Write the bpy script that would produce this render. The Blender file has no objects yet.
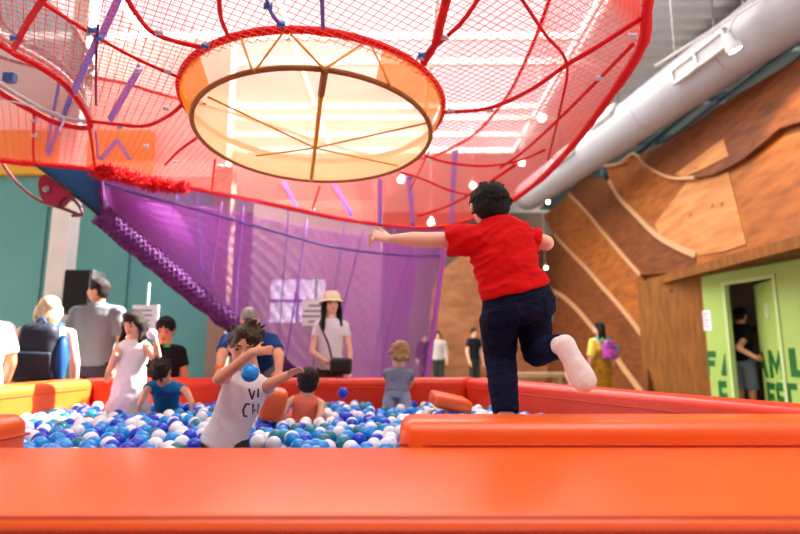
import bpy, bmesh, math, random
import numpy as np
from mathutils import Vector, Matrix, noise

random.seed(7)
rng = np.random.default_rng(7)
SC = bpy.context.scene
COL = SC.collection
PI = math.pi

# ------------------------------------------------------------------ camera, world, sun, exposure
CAMZ = 1.05
PITCH = math.radians(8.96)
cd = bpy.data.cameras.new('camera')
cam = bpy.data.objects.new('camera', cd)
COL.objects.link(cam)
cam.location = (0, 0, CAMZ)
cam.rotation_euler = (PI/2 + PITCH, 0, 0)
cd.lens = 24.0
cd.sensor_width = 36.0
cd.clip_end = 200
cd.dof.use_dof = True
cd.dof.focus_distance = 2.36
cd.dof.aperture_fstop = 1.3
SC.camera = cam

w = bpy.data.worlds.new('sky')
SC.world = w
w.use_nodes = True
bg = w.node_tree.nodes['Background']
bg.inputs['Color'].default_value = (0.93, 0.97, 1.0, 1)
bg.inputs['Strength'].default_value = 1.0

SUN_EL, SUN_AZ = math.radians(45), math.radians(30)     # azimuth from +X towards +Y
sund = Vector((math.cos(SUN_EL)*math.cos(SUN_AZ), math.cos(SUN_EL)*math.sin(SUN_AZ), math.sin(SUN_EL)))
sl = bpy.data.lights.new('sun', 'SUN')
sl.energy = 38
sl.angle = math.radians(0.8)
sl.color = (1.0, 0.93, 0.82)
so = bpy.data.objects.new('sun', sl)
COL.objects.link(so)
so.location = (4, 10, 12)
so.rotation_euler = sund.to_track_quat('Z', 'Y').to_euler()

def area(name, loc, size, energy, color, target):
    l = bpy.data.lights.new(name, 'AREA')
    l.shape = 'RECTANGLE'; l.size, l.size_y = size
    l.energy = energy; l.color = color
    o = bpy.data.objects.new(name, l); COL.objects.link(o)
    o.location = loc
    o.rotation_euler = (Vector(target)-Vector(loc)).to_track_quat('-Z', 'Y').to_euler()
    return o
SKY = dict(x0=-7.2, x1=3.4, y0=6.0, y1=14.5, z=6.6)     # the skylight opening in the deck
area('skylight_glow', (-2.0, 10.3, 6.95), (10.4, 8.4), 1700, (1.0, 0.98, 0.95), (-2.0, 10.3, 0))
area('overhead_fill', (0.4, 0.2, 6.3), (6.0, 4.0), 340, (1.0, 0.95, 0.9), (0.4, 1.2, 0))  # added fill light above the front of the pit, no fixture there

SC.view_settings.view_transform = 'Standard'
SC.view_settings.look = 'None'
SC.view_settings.exposure = 0.28
SC.view_settings.gamma = 1.0
SC.view_settings.use_curve_mapping = False
try:
    SC.cycles.use_denoising = True
    SC.cycles.max_bounces = 8
    SC.cycles.transparent_max_bounces = 24
    SC.cycles.sample_clamp_indirect = 6
except Exception:
    pass

# ------------------------------------------------------------------ rays of the lens, used to read places off the photograph
F = 800*24/36
CP, SP = math.cos(PITCH), math.sin(PITCH)
def ray(u, v):
    x, y = (u-400)/F, (267-v)/F
    return Vector((x, CP-y*SP, SP+y*CP))
def at_z(u, v, z):
    d = ray(u, v); t = (z-CAMZ)/d.z
    return Vector((0, 0, CAMZ)) + d*t
def at_y(u, v, Y):
    d = ray(u, v)
    return Vector((0, 0, CAMZ)) + d*(Y/d.y)
def at_plane(u, v, p, n):
    d = ray(u, v); o = Vector((0, 0, CAMZ))
    return o + d*((Vector(p)-o).dot(n)/d.dot(n))

# ------------------------------------------------------------------ materials
def srgb(r, g, b):
    def f(c):
        c /= 255
        return c/12.92 if c <= .04045 else ((c+.055)/1.055)**2.4
    return (f(r), f(g), f(b), 1)

def mat(name, col, rough=.5, spec=.5, metal=0, noise_amt=0, noise_scale=8, bump=0, bump_scale=60, sss=0, stretch=None,
        coat=0, col2=None, emit=None, estr=0, trans=0, alpha=1):
    m = bpy.data.materials.new(name); m.use_nodes = True
    nt = m.node_tree; n = nt.nodes; L = nt.links
    b = n['Principled BSDF']
    b.inputs['Base Color'].default_value = col
    b.inputs['Roughness'].default_value = rough
    b.inputs['Specular IOR Level'].default_value = spec
    b.inputs['Metallic'].default_value = metal
    b.inputs['Coat Weight'].default_value = coat
    b.inputs['Alpha'].default_value = alpha
    if sss:
        b.inputs['Subsurface Weight'].default_value = sss
        b.inputs['Subsurface Radius'].default_value = (.02, .008, .004)
        b.inputs['Subsurface Scale'].default_value = .5
    if emit:
        b.inputs['Emission Color'].default_value = emit
        b.inputs['Emission Strength'].default_value = estr
    if noise_amt or bump:
        tc = n.new('ShaderNodeTexCoord')
        mp = n.new('ShaderNodeMapping')
        L.new(tc.outputs['Object'], mp.inputs['Vector'])
        if stretch: mp.inputs['Scale'].default_value = stretch
    if noise_amt:
        t = n.new('ShaderNodeTexNoise'); t.inputs['Scale'].default_value = noise_scale; t.inputs['Detail'].default_value = 5
        L.new(mp.outputs['Vector'], t.inputs['Vector'])
        mx = n.new('ShaderNodeMixRGB')
        c2 = col2 or tuple(c*(1-noise_amt) for c in col[:3])+(1,)
        mx.inputs['Color1'].default_value = col; mx.inputs['Color2'].default_value = c2
        r = n.new('ShaderNodeValToRGB'); r.color_ramp.elements[0].position = .35; r.color_ramp.elements[1].position = .68
        L.new(t.outputs['Fac'], r.inputs['Fac']); L.new(r.outputs['Color'], mx.inputs['Fac'])
        L.new(mx.outputs['Color'], b.inputs['Base Color'])
    if bump:
        t2 = n.new('ShaderNodeTexNoise'); t2.inputs['Scale'].default_value = bump_scale; t2.inputs['Detail'].default_value = 3
        L.new(mp.outputs['Vector'], t2.inputs['Vector'])
        bp = n.new('ShaderNodeBump'); bp.inputs['Strength'].default_value = bump; bp.inputs['Distance'].default_value = .01
        L.new(t2.outputs['Fac'], bp.inputs['Height']); L.new(bp.outputs['Normal'], b.inputs['Normal'])
    return m

def cloth_net(name, col, see):
    """finely woven net fabric: part of the light passes between the threads, part glows through them"""
    m = bpy.data.materials.new(name); m.use_nodes = True
    nt = m.node_tree; n = nt.nodes; L = nt.links
    out = n['Material Output']; n.remove(n['Principled BSDF'])
    d = n.new('ShaderNodeBsdfDiffuse'); d.inputs['Color'].default_value = col
    t = n.new('ShaderNodeBsdfTranslucent'); t.inputs['Color'].default_value = col
    a = n.new('ShaderNodeMixShader'); a.inputs[0].default_value = .55
    L.new(d.outputs[0], a.inputs[1]); L.new(t.outputs[0], a.inputs[2])
    tr = n.new('ShaderNodeBsdfTransparent')
    b = n.new('ShaderNodeMixShader'); b.inputs[0].default_value = see
    L.new(a.outputs[0], b.inputs[1]); L.new(tr.outputs[0], b.inputs[2])
    L.new(b.outputs[0], out.inputs['Surface'])
    return m

M = {}
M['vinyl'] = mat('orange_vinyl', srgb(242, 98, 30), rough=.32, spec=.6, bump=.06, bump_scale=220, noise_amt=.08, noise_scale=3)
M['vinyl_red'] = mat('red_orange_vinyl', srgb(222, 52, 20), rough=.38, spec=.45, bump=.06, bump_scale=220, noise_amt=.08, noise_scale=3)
M['seam'] = mat('seam_thread', srgb(205, 55, 15), rough=.5)
M['white_ball'] = mat('white_plastic', srgb(240, 244, 250), rough=.25, spec=.5)
M['sky_ball'] = mat('sky_blue_plastic', srgb(2, 148, 236), rough=.25, spec=.5)
M['dark_ball'] = mat('dark_blue_plastic', srgb(2, 62, 206), rough=.3, spec=.5)
M['teal_ball'] = mat('teal_plastic', srgb(15, 125, 145), rough=.3, spec=.5)
M['red_rope'] = mat('red_rope', srgb(214, 26, 34), rough=.75, spec=.2, bump=.5, bump_scale=90)
M['violet_dark'] = mat('dark_violet_cord', srgb(112, 56, 128), rough=.8, spec=.2, bump=.6, bump_scale=60, noise_amt=.45, noise_scale=14)
M['violet_rope'] = mat('violet_rope', srgb(112, 84, 176), rough=.7)
M['clamp'] = mat('clamp_plastic', srgb(205, 215, 235), rough=.3)
M['clamp_blue'] = mat('blue_clamp_plastic', srgb(70, 110, 190), rough=.3)
M['red_net'] = cloth_net('red_net_cord', srgb(250, 132, 122), 0)
M['pink_net'] = cloth_net('pink_net_cord', srgb(250, 184, 182), 0)
M['violet_net'] = cloth_net('violet_net_cord', srgb(206, 128, 214), 0)
M['lavender'] = cloth_net('lavender_webbing', srgb(176, 164, 226), 0)
M['yellow_net'] = cloth_net('yellow_basket_net', srgb(250, 218, 158), .38)
M['yellow_side'] = cloth_net('yellow_side_net', srgb(250, 214, 140), .62)
M['orange_gusset'] = cloth_net('orange_gusset_net', srgb(240, 150, 40), .18)
M['yellow_rope'] = mat('ochre_rope', srgb(214, 150, 30), rough=.7)
M['brown_rope'] = mat('brown_rope', srgb(150, 92, 40), rough=.8, bump=.4, bump_scale=80)
M['blue_sheet'] = mat('blue_canvas', srgb(10, 78, 130), rough=.6, bump=.15)
M['maroon'] = mat('maroon_plastic', srgb(150, 24, 62), rough=.4)
M['dark_tube'] = mat('dark_red_tube', srgb(92, 16, 34), rough=.4)
M['smoke_tube'] = cloth_net('clear_tunnel_plastic', srgb(120, 124, 130), .45)
M['white_frame'] = mat('white_tube', srgb(225, 225, 228), rough=.4)
M['teal_wall'] = mat('teal_wall_paint', srgb(82, 148, 148), rough=.55, noise_amt=.08, noise_scale=1.5)
M['ochre_wall'] = mat('ochre_wall_paint', srgb(205, 150, 40), rough=.6)
M['mauve_wall'] = mat('warm_white_wall_paint', srgb(226, 205, 200), rough=.7)
M['tan_wall'] = mat('tan_wall_paint', srgb(186, 160, 150), rough=.6, noise_amt=.1, noise_scale=2)
M['white_paint'] = mat('white_paint', srgb(220, 218, 212), rough=.5, noise_amt=.1, noise_scale=4)
M['ceil_deck'] = mat('painted_steel_deck', srgb(206, 212, 218), rough=.5)
M['dark_steel'] = mat('blue_grey_steel', srgb(84, 108, 122), rough=.5)
M['shadow_steel'] = mat('shade_dark_steel', srgb(40, 58, 66), rough=.7)  # shade of the gap beside the duct, put into the colour
M['duct'] = mat('duct_paint', srgb(158, 158, 166), rough=.35, spec=.4)
M['grille'] = mat('grille_dark', srgb(170, 172, 180), rough=.5)
M['concrete'] = mat('concrete_floor', srgb(150, 142, 134), rough=.5, noise_amt=.15, noise_scale=3)
M['green_wall'] = mat('lime_green_paint', srgb(156, 184, 92), rough=.55, noise_amt=.04, noise_scale=2)
M['green_door'] = mat('lime_door_paint', srgb(160, 186, 96), rough=.5)
M['green_letter'] = mat('dark_green_letters', srgb(4, 92, 28), rough=.5)
M['restroom'] = mat('dark_brown_paint', srgb(74, 56, 48), rough=.7)
M['paper'] = mat('white_paper', srgb(228, 226, 232), rough=.8)
M['ink'] = mat('grey_ink', srgb(150, 140, 150), rough=.8)
M['red_ink'] = mat('red_ink', srgb(190, 60, 80), rough=.8)
M['black'] = mat('black_plastic', srgb(22, 22, 26), rough=.5)
M['steel'] = mat('galvanised_steel', srgb(150, 155, 160), rough=.4, metal=.6)
M['bench_wood'] = mat('pale_bench_wood', srgb(176, 146, 112), rough=.6, noise_amt=.2, noise_scale=6, stretch=(1, 8, 8))
M['lamp_glow'] = mat('lamp_lens', (1, .9, .72, 1), emit=(1, .86, .62, 1), estr=14)
M['glass_glow'] = mat('daylit_window', (.9, .85, 1, 1), emit=(.95, .9, 1, 1), estr=.9)

def plywood(name, c1, c2, scale, stretch):
    m = mat(name, srgb(*c1), rough=.6, spec=.15, noise_amt=1, noise_scale=scale, stretch=stretch, col2=srgb(*c2))
    nt = m.node_tree; n = nt.nodes; L = nt.links
    b = n['Principled BSDF']; src = b.inputs['Base Color'].links[0].from_socket
    tc = n.new('ShaderNodeTexCoord')
    v = n.new('ShaderNodeTexVoronoi'); v.inputs['Scale'].default_value = 1.7
    L.new(tc.outputs['Object'], v.inputs['Vector'])
    r = n.new('ShaderNodeValToRGB'); r.color_ramp.elements[0].position = .03; r.color_ramp.elements[1].position = .09
    r.color_ramp.elements[0].color = (.35, .22, .12, 1); r.color_ramp.elements[1].color = (1, 1, 1, 1)
    L.new(v.outputs['Distance'], r.inputs['Fac'])
    mx = n.new('ShaderNodeMixRGB'); mx.blend_type = 'MULTIPLY'; mx.inputs['Fac'].default_value = .8
    L.new(src, mx.inputs['Color1']); L.new(r.outputs['Color'], mx.inputs['Color2'])
    L.new(mx.outputs['Color'], b.inputs['Base Color'])
    return m
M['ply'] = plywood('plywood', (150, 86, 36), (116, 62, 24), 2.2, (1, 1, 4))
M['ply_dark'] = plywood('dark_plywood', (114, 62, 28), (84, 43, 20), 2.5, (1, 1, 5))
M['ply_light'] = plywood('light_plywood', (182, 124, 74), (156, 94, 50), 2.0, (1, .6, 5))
M['ply_edge'] = mat('plywood_edge', srgb(180, 134, 92), rough=.6, noise_amt=.2, noise_scale=20)
M['ply_plain'] = plywood('brown_plywood', (134, 84, 36), (106, 64, 26), 2.5, (6, 6, 1))
M['arch_ply'] = plywood('arch_plywood', (150, 98, 66), (118, 74, 46), 2.0, (1, 1, 2))

def fabric(name, r, g, b, bump=.2, scale=250, rough=.85, amt=.08):
    return mat(name, srgb(r, g, b), rough=rough, spec=.2, bump=bump, bump_scale=scale, noise_amt=amt, noise_scale=14)
M['skin'] = mat('skin_light', srgb(226, 172, 142), rough=.45, spec=.35, sss=.15, noise_amt=.08, noise_scale=12)
M['skin_tan'] = mat('skin_tan', srgb(204, 146, 112), rough=.45, spec=.35, sss=.15, noise_amt=.08, noise_scale=12)
M['skin_pink'] = mat('skin_fair', srgb(236, 190, 168), rough=.45, spec=.35, sss=.15)
M['nail'] = mat('nail', srgb(214, 120, 110), rough=.3)
M['lip'] = mat('lip', srgb(176, 84, 80), rough=.4)
M['eye'] = mat('eye_dark', srgb(28, 20, 18), rough=.2)
M['hair_black'] = mat('black_hair', srgb(16, 13, 13), rough=.6, spec=.25, bump=.8, bump_scale=120, stretch=(3, 3, .5), noise_amt=.3, noise_scale=30)
M['hair_brown'] = mat('brown_hair', srgb(66, 42, 30), rough=.5, bump=.8, bump_scale=100, stretch=(3, 3, .5), noise_amt=.4, noise_scale=20)
M['hair_dark'] = mat('dark_brown_hair', srgb(34, 21, 19), rough=.6, spec=.3, bump=.8, bump_scale=100, stretch=(3, 3, .5), noise_amt=.4, noise_scale=20)
M['hair_blond'] = mat('blond_hair', srgb(232, 212, 168), rough=.5, bump=.8, bump_scale=80, stretch=(3, 3, .5), noise_amt=.35, noise_scale=16)
M['hair_curl'] = mat('dark_blond_hair', srgb(176, 136, 88), rough=.5, bump=.8, bump_scale=80, noise_amt=.4, noise_scale=30)
M['hair_grey'] = mat('grey_hair', srgb(150, 144, 142), rough=.6, bump=.6, bump_scale=100, noise_amt=.3, noise_scale=30)
M['red_shirt'] = fabric('red_jersey', 212, 8, 12)
M['jeans'] = fabric('dark_denim', 8, 16, 50, bump=.3, scale=180, amt=.4)
M['jeans_seam'] = fabric('denim_seam', 14, 30, 74)
M['sock'] = fabric('white_sock', 232, 226, 228, bump=.2, scale=220)
M['white_shirt'] = fabric('white_jersey', 226, 222, 232)
M['dark_pants'] = fabric('charcoal_pants', 46, 48, 48)
M['ink_black'] = mat('black_print', srgb(52, 56, 62), rough=.8)
M['white_dress'] = fabric('white_cotton', 232, 228, 232)
M['black_tee'] = fabric('black_jersey', 18, 20, 28)
M['green_print'] = mat('green_print', srgb(50, 190, 60), rough=.7)
M['blue_tee'] = fabric('cyan_jersey', 20, 120, 178)
M['blue_print'] = mat('dark_blue_print', srgb(14, 52, 130), rough=.8)
M['grey_polo'] = fabric('grey_polo_knit', 122, 128, 136)
M['grey_pants'] = fabric('dark_grey_trousers', 62, 54, 66)
M['pack_dark'] = fabric('navy_nylon', 36, 42, 58, rough=.5)
M['pack_blue'] = fabric('blue_nylon', 26, 76, 140, rough=.5)
M['navy_tee'] = fabric('blue_jersey', 26, 66, 128)
M['band'] = mat('orange_wristband', srgb(240, 130, 40), rough=.5)
M['straw'] = fabric('straw_hat', 236, 222, 184, bump=.8, scale=90)
M['khaki'] = fabric('dark_khaki', 70, 62, 56)
M['coral'] = fabric('coral_cotton', 236, 122, 98)
M['grey_blue'] = fabric('grey_blue_jersey', 118, 128, 150)
M['pale_denim'] = fabric('pale_denim', 140, 152, 178)
M['grey_knit'] = fabric('grey_knit', 168, 156, 152)
M['orange_tee'] = fabric('orange_jersey', 232, 96, 22)
M['yellow_tee'] = fabric('pale_yellow_cotton', 240, 208, 92)
M['mustard'] = fabric('mustard_pattern', 176, 124, 24, amt=.45)
M['grey_shorts'] = fabric('grey_shorts', 118, 128, 142)
M['pack_purple'] = mat('purple_pink_print', srgb(200, 50, 150), rough=.6, noise_amt=1, noise_scale=18, col2=srgb(50, 50, 150))
M['pack_teal'] = fabric('teal_strap', 20, 140, 150)
M['sunglass'] = mat('dark_lens', srgb(16, 16, 18), rough=.15)

# ------------------------------------------------------------------ mesh helpers
def link(name, me, m=None, parent=None, kind=None, smooth=True):
    o = bpy.data.objects.new(name, me); COL.objects.link(o)
    if m is not None:
        for x in (m if isinstance(m, (list, tuple)) else [m]): me.materials.append(x)
    if smooth and len(me.polygons):
        me.polygons.foreach_set('use_smooth', [True]*len(me.polygons))
    if parent is not None:
        o.parent = parent
    if kind: o['kind'] = kind
    return o
def tag(o, label=None, cat=None, group=None, kind=None):
    if label: o['label'] = label
    if cat: o['category'] = cat
    if group: o['group'] = group
    if kind: o['kind'] = kind
    return o
def thing(name, label, cat, loc=(0, 0, 0), group=None, kind=None):
    o = bpy.data.objects.new(name, None); COL.objects.link(o)
    o.location = loc
    o.empty_display_size = .1
    return tag(o, label, cat, group, kind)
class MB:
    """collects vertices and faces of one mesh"""
    def __init__(s): s.v = []; s.f = []; s.mi = []
    def add(s, vs, fs, mi=0):
        k = len(s.v); s.v += [tuple(x) for x in vs]; s.f += [tuple(i+k for i in f) for f in fs]; s.mi += [mi]*len(fs)
        return s
    def box(s, c, d, mi=0):
        x, y, z = c; a, b, e = d[0]/2, d[1]/2, d[2]/2
        vs = [(x+i*a, y+j*b, z+k*e) for i in (-1, 1) for j in (-1, 1) for k in (-1, 1)]
        return s.add(vs, [(0, 1, 3, 2), (4, 6, 7, 5), (0, 4, 5, 1), (2, 3, 7, 6), (0, 2, 6, 4), (1, 5, 7, 3)], mi)
    def prism(s, poly, off, mi=0):
        """poly: list of 3D points, off: extrusion vector"""
        n = len(poly); off = Vector(off)
        vs = [Vector(p) for p in poly]+[Vector(p)+off for p in poly]
        fs = [tuple(range(n-1, -1, -1)), tuple(range(n, 2*n))]+[(i, (i+1) % n, n+(i+1) % n, n+i) for i in range(n)]
        return s.add(vs, fs, mi)
    def tube(s, pts, r, sides=8, closed=False, rfun=None, mi=0, caps=True):
        pts = [Vector(p) for p in pts]; n = len(pts)
        if n < 2: return s
        T = []
        for i in range(n):
            a = pts[(i-1) % n] if closed or i > 0 else pts[i]
            b = pts[(i+1) % n] if closed or i < n-1 else pts[i]
            t = (b-a)
            T.append(t.normalized() if t.length > 1e-9 else Vector((0, 0, 1)))
        up = Vector((0, 0, 1)) if abs(T[0].z) < .9 else Vector((1, 0, 0))
        N = (up - T[0]*up.dot(T[0])).normalized()
        vs = []
        for i in range(n):
            N = (N - T[i]*N.dot(T[i]))
            N = N.normalized() if N.length > 1e-6 else T[i].orthogonal().normalized()
            B = T[i].cross(N)
            rr = r if rfun is None else rfun(i)
            for k in range(sides):
                a = 2*PI*k/sides
                vs.append(pts[i]+(N*math.cos(a)+B*math.sin(a))*rr)
        fs = []
        for i in range(n if closed else n-1):
            j = (i+1) % n
            for k in range(sides):
                l = (k+1) % sides
                fs.append((i*sides+k, i*sides+l, j*sides+l, j*sides+k))
        if caps and not closed and sides > 2:
            fs.append(tuple(range(sides-1, -1, -1))); fs.append(tuple((n-1)*sides+k for k in range(sides)))
        return s.add(vs, fs, mi)
    def loft(s, rings, n=14, mi=0):
        """rings: (centre, vector a, vector b): a closed solid through ellipses"""
        vs = []; m = len(rings)
        for c, a, b in rings:
            for k in range(n):
                t = 2*PI*k/n
                vs.append(Vector(c)+Vector(a)*math.cos(t)+Vector(b)*math.sin(t))
        fs = [(i*n+k, i*n+(k+1) % n, (i+1)*n+(k+1) % n, (i+1)*n+k) for i in range(m-1) for k in range(n)]
        k0 = len(vs); vs += [Vector(rings[0][0]), Vector(rings[-1][0])]
        fs += [(k0, (k+1) % n, k) for k in range(n)]+[(k0+1, (m-1)*n+k, (m-1)*n+(k+1) % n) for k in range(n)]
        return s.add(vs, fs, mi)
    def limb(s, p0, p1, r0, r1, n=12, round0=True, round1=True, mi=0):
        p0, p1 = Vector(p0), Vector(p1); d = p1-p0; L = d.length; d = d/L if L > 1e-9 else Vector((0, 0, 1))
        a = d.orthogonal().normalized(); b = d.cross(a)
        R = []
        if round0:
            for t in (80, 55, 28): R.append((p0-d*r0*math.sin(math.radians(t)), a*r0*math.cos(math.radians(t)), b*r0*math.cos(math.radians(t))))
        for t in (0, .25, .5, .75, 1):
            r = r0+(r1-r0)*t; R.append((p0+d*L*t, a*r, b*r))
        if round1:
            for t in (28, 55, 80): R.append((p1+d*r1*math.sin(math.radians(t)), a*r1*math.cos(math.radians(t)), b*r1*math.cos(math.radians(t))))
        return s.loft(R, n, mi)
    def ell(s, c, a, b, e, n=14, m=9, mi=0):
        """ellipsoid with half-axis vectors a, b, e (e is the pole)"""
        c, a, b, e = Vector(c), Vector(a), Vector(b), Vector(e)
        R = []
        for i in range(m+1):
            t = -PI/2+PI*(i+.02)/(m+.04)
            R.append((c+e*math.sin(t), a*math.cos(t), b*math.cos(t)))
        return s.loft(R, n, mi)
    def mesh(s, name):
        me = bpy.data.meshes.new(name)
        me.from_pydata([tuple(v) for v in s.v], [], s.f)
        if any(s.mi): me.polygons.foreach_set('material_index', s.mi)
        me.validate(); me.update()
        return me
    def build(s, name, m, parent=None, kind=None, smooth=True, base=None):
        me = s.mesh(name)
        o = link(name, me, m, parent, kind, smooth)
        if base is not None: me.transform(Matrix.Translation(-Vector(base)))
        return o

def remesh(mb, voxel, smooth=4, factor=.5, wrinkle=0, wscale=10, wstretch=(1, 1, 1)):
    """one continuous skin around all the solids of mb"""
    me = mb.mesh('tmp'); o = bpy.data.objects.new('tmp', me); COL.objects.link(o)
    r = o.modifiers.new('r', 'REMESH'); r.mode = 'VOXEL'; r.voxel_size = voxel
    if smooth:
        q = o.modifiers.new('s', 'SMOOTH'); q.iterations = smooth; q.factor = factor
    dg = bpy.context.evaluated_depsgraph_get(); dg.update()
    out = bpy.data.meshes.new_from_object(o.evaluated_get(dg), preserve_all_data_layers=False, depsgraph=dg)
    bpy.data.objects.remove(o); bpy.data.meshes.remove(me)
    out.materials.clear()
    if wrinkle:
        nv = [v.normal.copy() for v in out.vertices]
        for v, nn in zip(out.vertices, nv):
            p = Vector((v.co.x*wstretch[0], v.co.y*wstretch[1], v.co.z*wstretch[2]))*wscale
            h = noise.noise(p) + .5*noise.noise(p*2.1)
            h = 1-2*abs(h)                                      # sharp creases
            v.co += nn*(h*wrinkle)
    out.update()
    return out
def skinobj(mb, name, m, parent, voxel, base, **k):
    me = remesh(mb, voxel, **k)
    me.transform(Matrix.Translation(-Vector(base)))
    me.name = name
    return link(name, me, m, parent)

def rounded_prism(plan, z0, z1, r, seg=4):
    """upright block with plan corners rounded on every edge"""
    bm = bmesh.new()
    lo = [bm.verts.new((p[0], p[1], z0)) for p in plan]; hi = [bm.verts.new((p[0], p[1], z1)) for p in plan]
    n = len(plan)
    bm.faces.new(lo[::-1]); bm.faces.new(hi)
    for i in range(n): bm.faces.new((lo[i], lo[(i+1) % n], hi[(i+1) % n], hi[i]))
    bmesh.ops.recalc_face_normals(bm, faces=bm.faces)
    bmesh.ops.bevel(bm, geom=list(bm.edges), offset=r, segments=seg, profile=.5, affect='EDGES')
    return bm
def bm_obj(bm, name, m, parent=None, kind=None, smooth=True):
    me = bpy.data.meshes.new(name); bm.to_mesh(me); bm.free()
    return link(name, me, m, parent, kind, smooth)
def smooth_line(pts, n=8, closed=False):
    """Catmull-Rom through the points"""
    P = [Vector(p) for p in pts]; out = []; k = len(P)
    for i in range(k if closed else k-1):
        a = P[(i-1) % k] if closed or i > 0 else P[i]*2-P[i+1]
        b, c = P[i], P[(i+1) % k]
        d = P[(i+2) % k] if closed or i+2 < k else c*2-b
        for j in range(n):
            t = j/n
            out.append(.5*((2*b)+(c-a)*t+(2*a-5*b+4*c-d)*t*t+(3*b-a-3*c+d)*t**3))
    if not closed: out.append(P[-1])
    return out

# ================================================================== THE SETTING
MB().box((0, 11, -.05), (30, 40, .1)).build('floor', M['concrete'], kind='structure', smooth=False)

# ceiling: corrugated steel deck with a skylight opening
def deck(x0, x1, y0, y1, mb):
    """ribbed deck, ribs nearly along X"""
    z = SKY['z']; p = .32; y = y0
    prof = []
    while y < y1:
        for dy, dz in ((0, 0), (.11, 0), (.16, .09), (.27, .09)):
            if y+dy <= y1: prof.append((y+dy, z+dz))
        y += p
    prof.append((y1, z))
    vs = [(x0, a, b) for a, b in prof]+[(x1, a, b) for a, b in prof]
    n = len(prof)
    mb.add(vs, [(i, i+1, n+i+1, n+i) for i in range(n-1)])
    mb.box(((x0+x1)/2, (y0+y1)/2, z+.16), (x1-x0, y1-y0, .04))
mb = MB()
deck(-10, SKY['x0'], -5, 30, mb); deck(SKY['x1'], 11, -5, 30, mb)
deck(SKY['x0'], SKY['x1'], -5, SKY['y0'], mb); deck(SKY['x0'], SKY['x1'], SKY['y1'], 30, mb)
mb.build('ceiling', M['ceil_deck'], kind='structure', smooth=False)
mb = MB()
for x in (-7.2, -4.6, -2.0, .6, 3.25): mb.box((x, 10.3, 6.68), (.07, 8.4, .14))
for y in (6.1, 8.9, 11.7, 14.5): mb.box((-2.0, y, 6.68), (10.45, .07, .14))
mb.build('window_1', M['white_paint'], kind='structure', smooth=False)

for i, y in enumerate((9.5, 12.0, 13.0)):
    MB().box((-1.2, y, 6.53), (13.2, .08, .13)).build('trim_%d' % (i+20), M['white_paint'], kind='structure', smooth=False)
# steel purlins under the deck beside the duct
for i, y in enumerate((7.6, 9.4, 11.4, 13.6)):
    MB().box((7.4, y, 5.75), (4.1, .12, .2)).build('trim_%d' % (i+1), M['dark_steel'], kind='structure', smooth=False)
MB().box((9.5, 12, 5.5), (.1, 16, 2.6)).build('wall_outer', M['shadow_steel'], kind='structure', smooth=False)
MB().box((7.45, 12, 6.46), (4.1, 16, .06)).build('trim_30', M['shadow_steel'], kind='structure', smooth=False)  # added dark sheet under the deck, stands in for shade behind the duct
mb = MB()
for i in range(9): mb.tube([(5.6+.12*i, 5, 5.6+.06*(i % 3)), (5.4+.12*i, 17, 5.6+.06*(i % 3))], .03, 6)
mb.build('trim_5', M['shadow_steel'], kind='structure')

# far end wall and side
MB().box((0, 21.1, 3.3), (24, .2, 6.6)).build('wall_far', mat('grey_brown_paint', srgb(120, 104, 94), rough=.7), kind='structure', smooth=False)
MB().box((-10.1, 13, 3.3), (.2, 24, 6.6)).build('wall_side', M['mauve_wall'], kind='structure', smooth=False)

MB().box((0, -5.1, 3.3), (21, .2, 6.6)).build('wall_rear_light_block', mat('brown_wall_paint', srgb(96, 82, 74), rough=.7), kind='structure', smooth=False)  # unseen wall, added and kept dark to cut sky light from behind the camera
# teal partition with seams, ochre band above
mb = MB(); mb.box((-4.9, 7.1, 1.7), (5.0, .2, 3.4))
tw = mb.build('wall_left', M['teal_wall'], kind='structure', smooth=False)
mb = MB()
for x in (-5.75, -4.75, -3.6): mb.box((x, 6.995, 1.7), (.018, .012, 3.4))
mb.build('joint', mat('dark_joint', srgb(50, 96, 98), rough=.8), tw, smooth=False)
MB().box((-5.4, 7.05, 3.72), (4.0, .3, .62)).build('trim_6', M['ochre_wall'], kind='structure', smooth=False)
MB().box((-4.9, 7.15, 4.42), (5.0, .2, 2.04)).build('wall_left_upper', M['mauve_wall'], kind='structure', smooth=False)
# tan partition behind the violet net, with a bright window
mb = MB()
for c, d in (((-1.35, 8.6, .75), (2.1, .2, 1.5)), ((-1.35, 8.6, 2.85), (2.1, .2, 1.3)), ((-2.25, 8.6, 1.85), (.3, .2, .7)), ((-.75, 8.6, 1.85), (.9, .2, .7))):
    mb.box(c, d)
mb.build('wall_back', M['tan_wall'], kind='structure', smooth=False)
wb = MB(); wb.box((-1.65, 8.62, 1.85), (.9, .03, .7))
w2 = wb.build('window_2', M['glass_glow'], kind='structure', smooth=False)
mb = MB()
mb.box((-1.65, 8.57, 1.85), (.04, .06, .7)); mb.box((-1.65, 8.57, 1.85), (.9, .06, .04))
mb.build('window_frame', M['violet_rope'], w2, smooth=False)
MB().box((-2.36, 6.98, 1.75), (.22, .22, 3.5)).build('trim_7', mat('brown_post', srgb(150, 122, 104), rough=.6, noise_amt=.15), kind='structure', smooth=False)
# white column at the teal wall
p = at_y(58, 300, 6.3)
cb = rounded_prism([(p.x-.11, 6.19), (p.x+.11, 6.19), (p.x+.11, 6.41), (p.x-.11, 6.41)], 0, 6.6, .01, 1)
bm_obj(cb, 'column', M['white_paint'], kind='structure', smooth=False)

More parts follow.
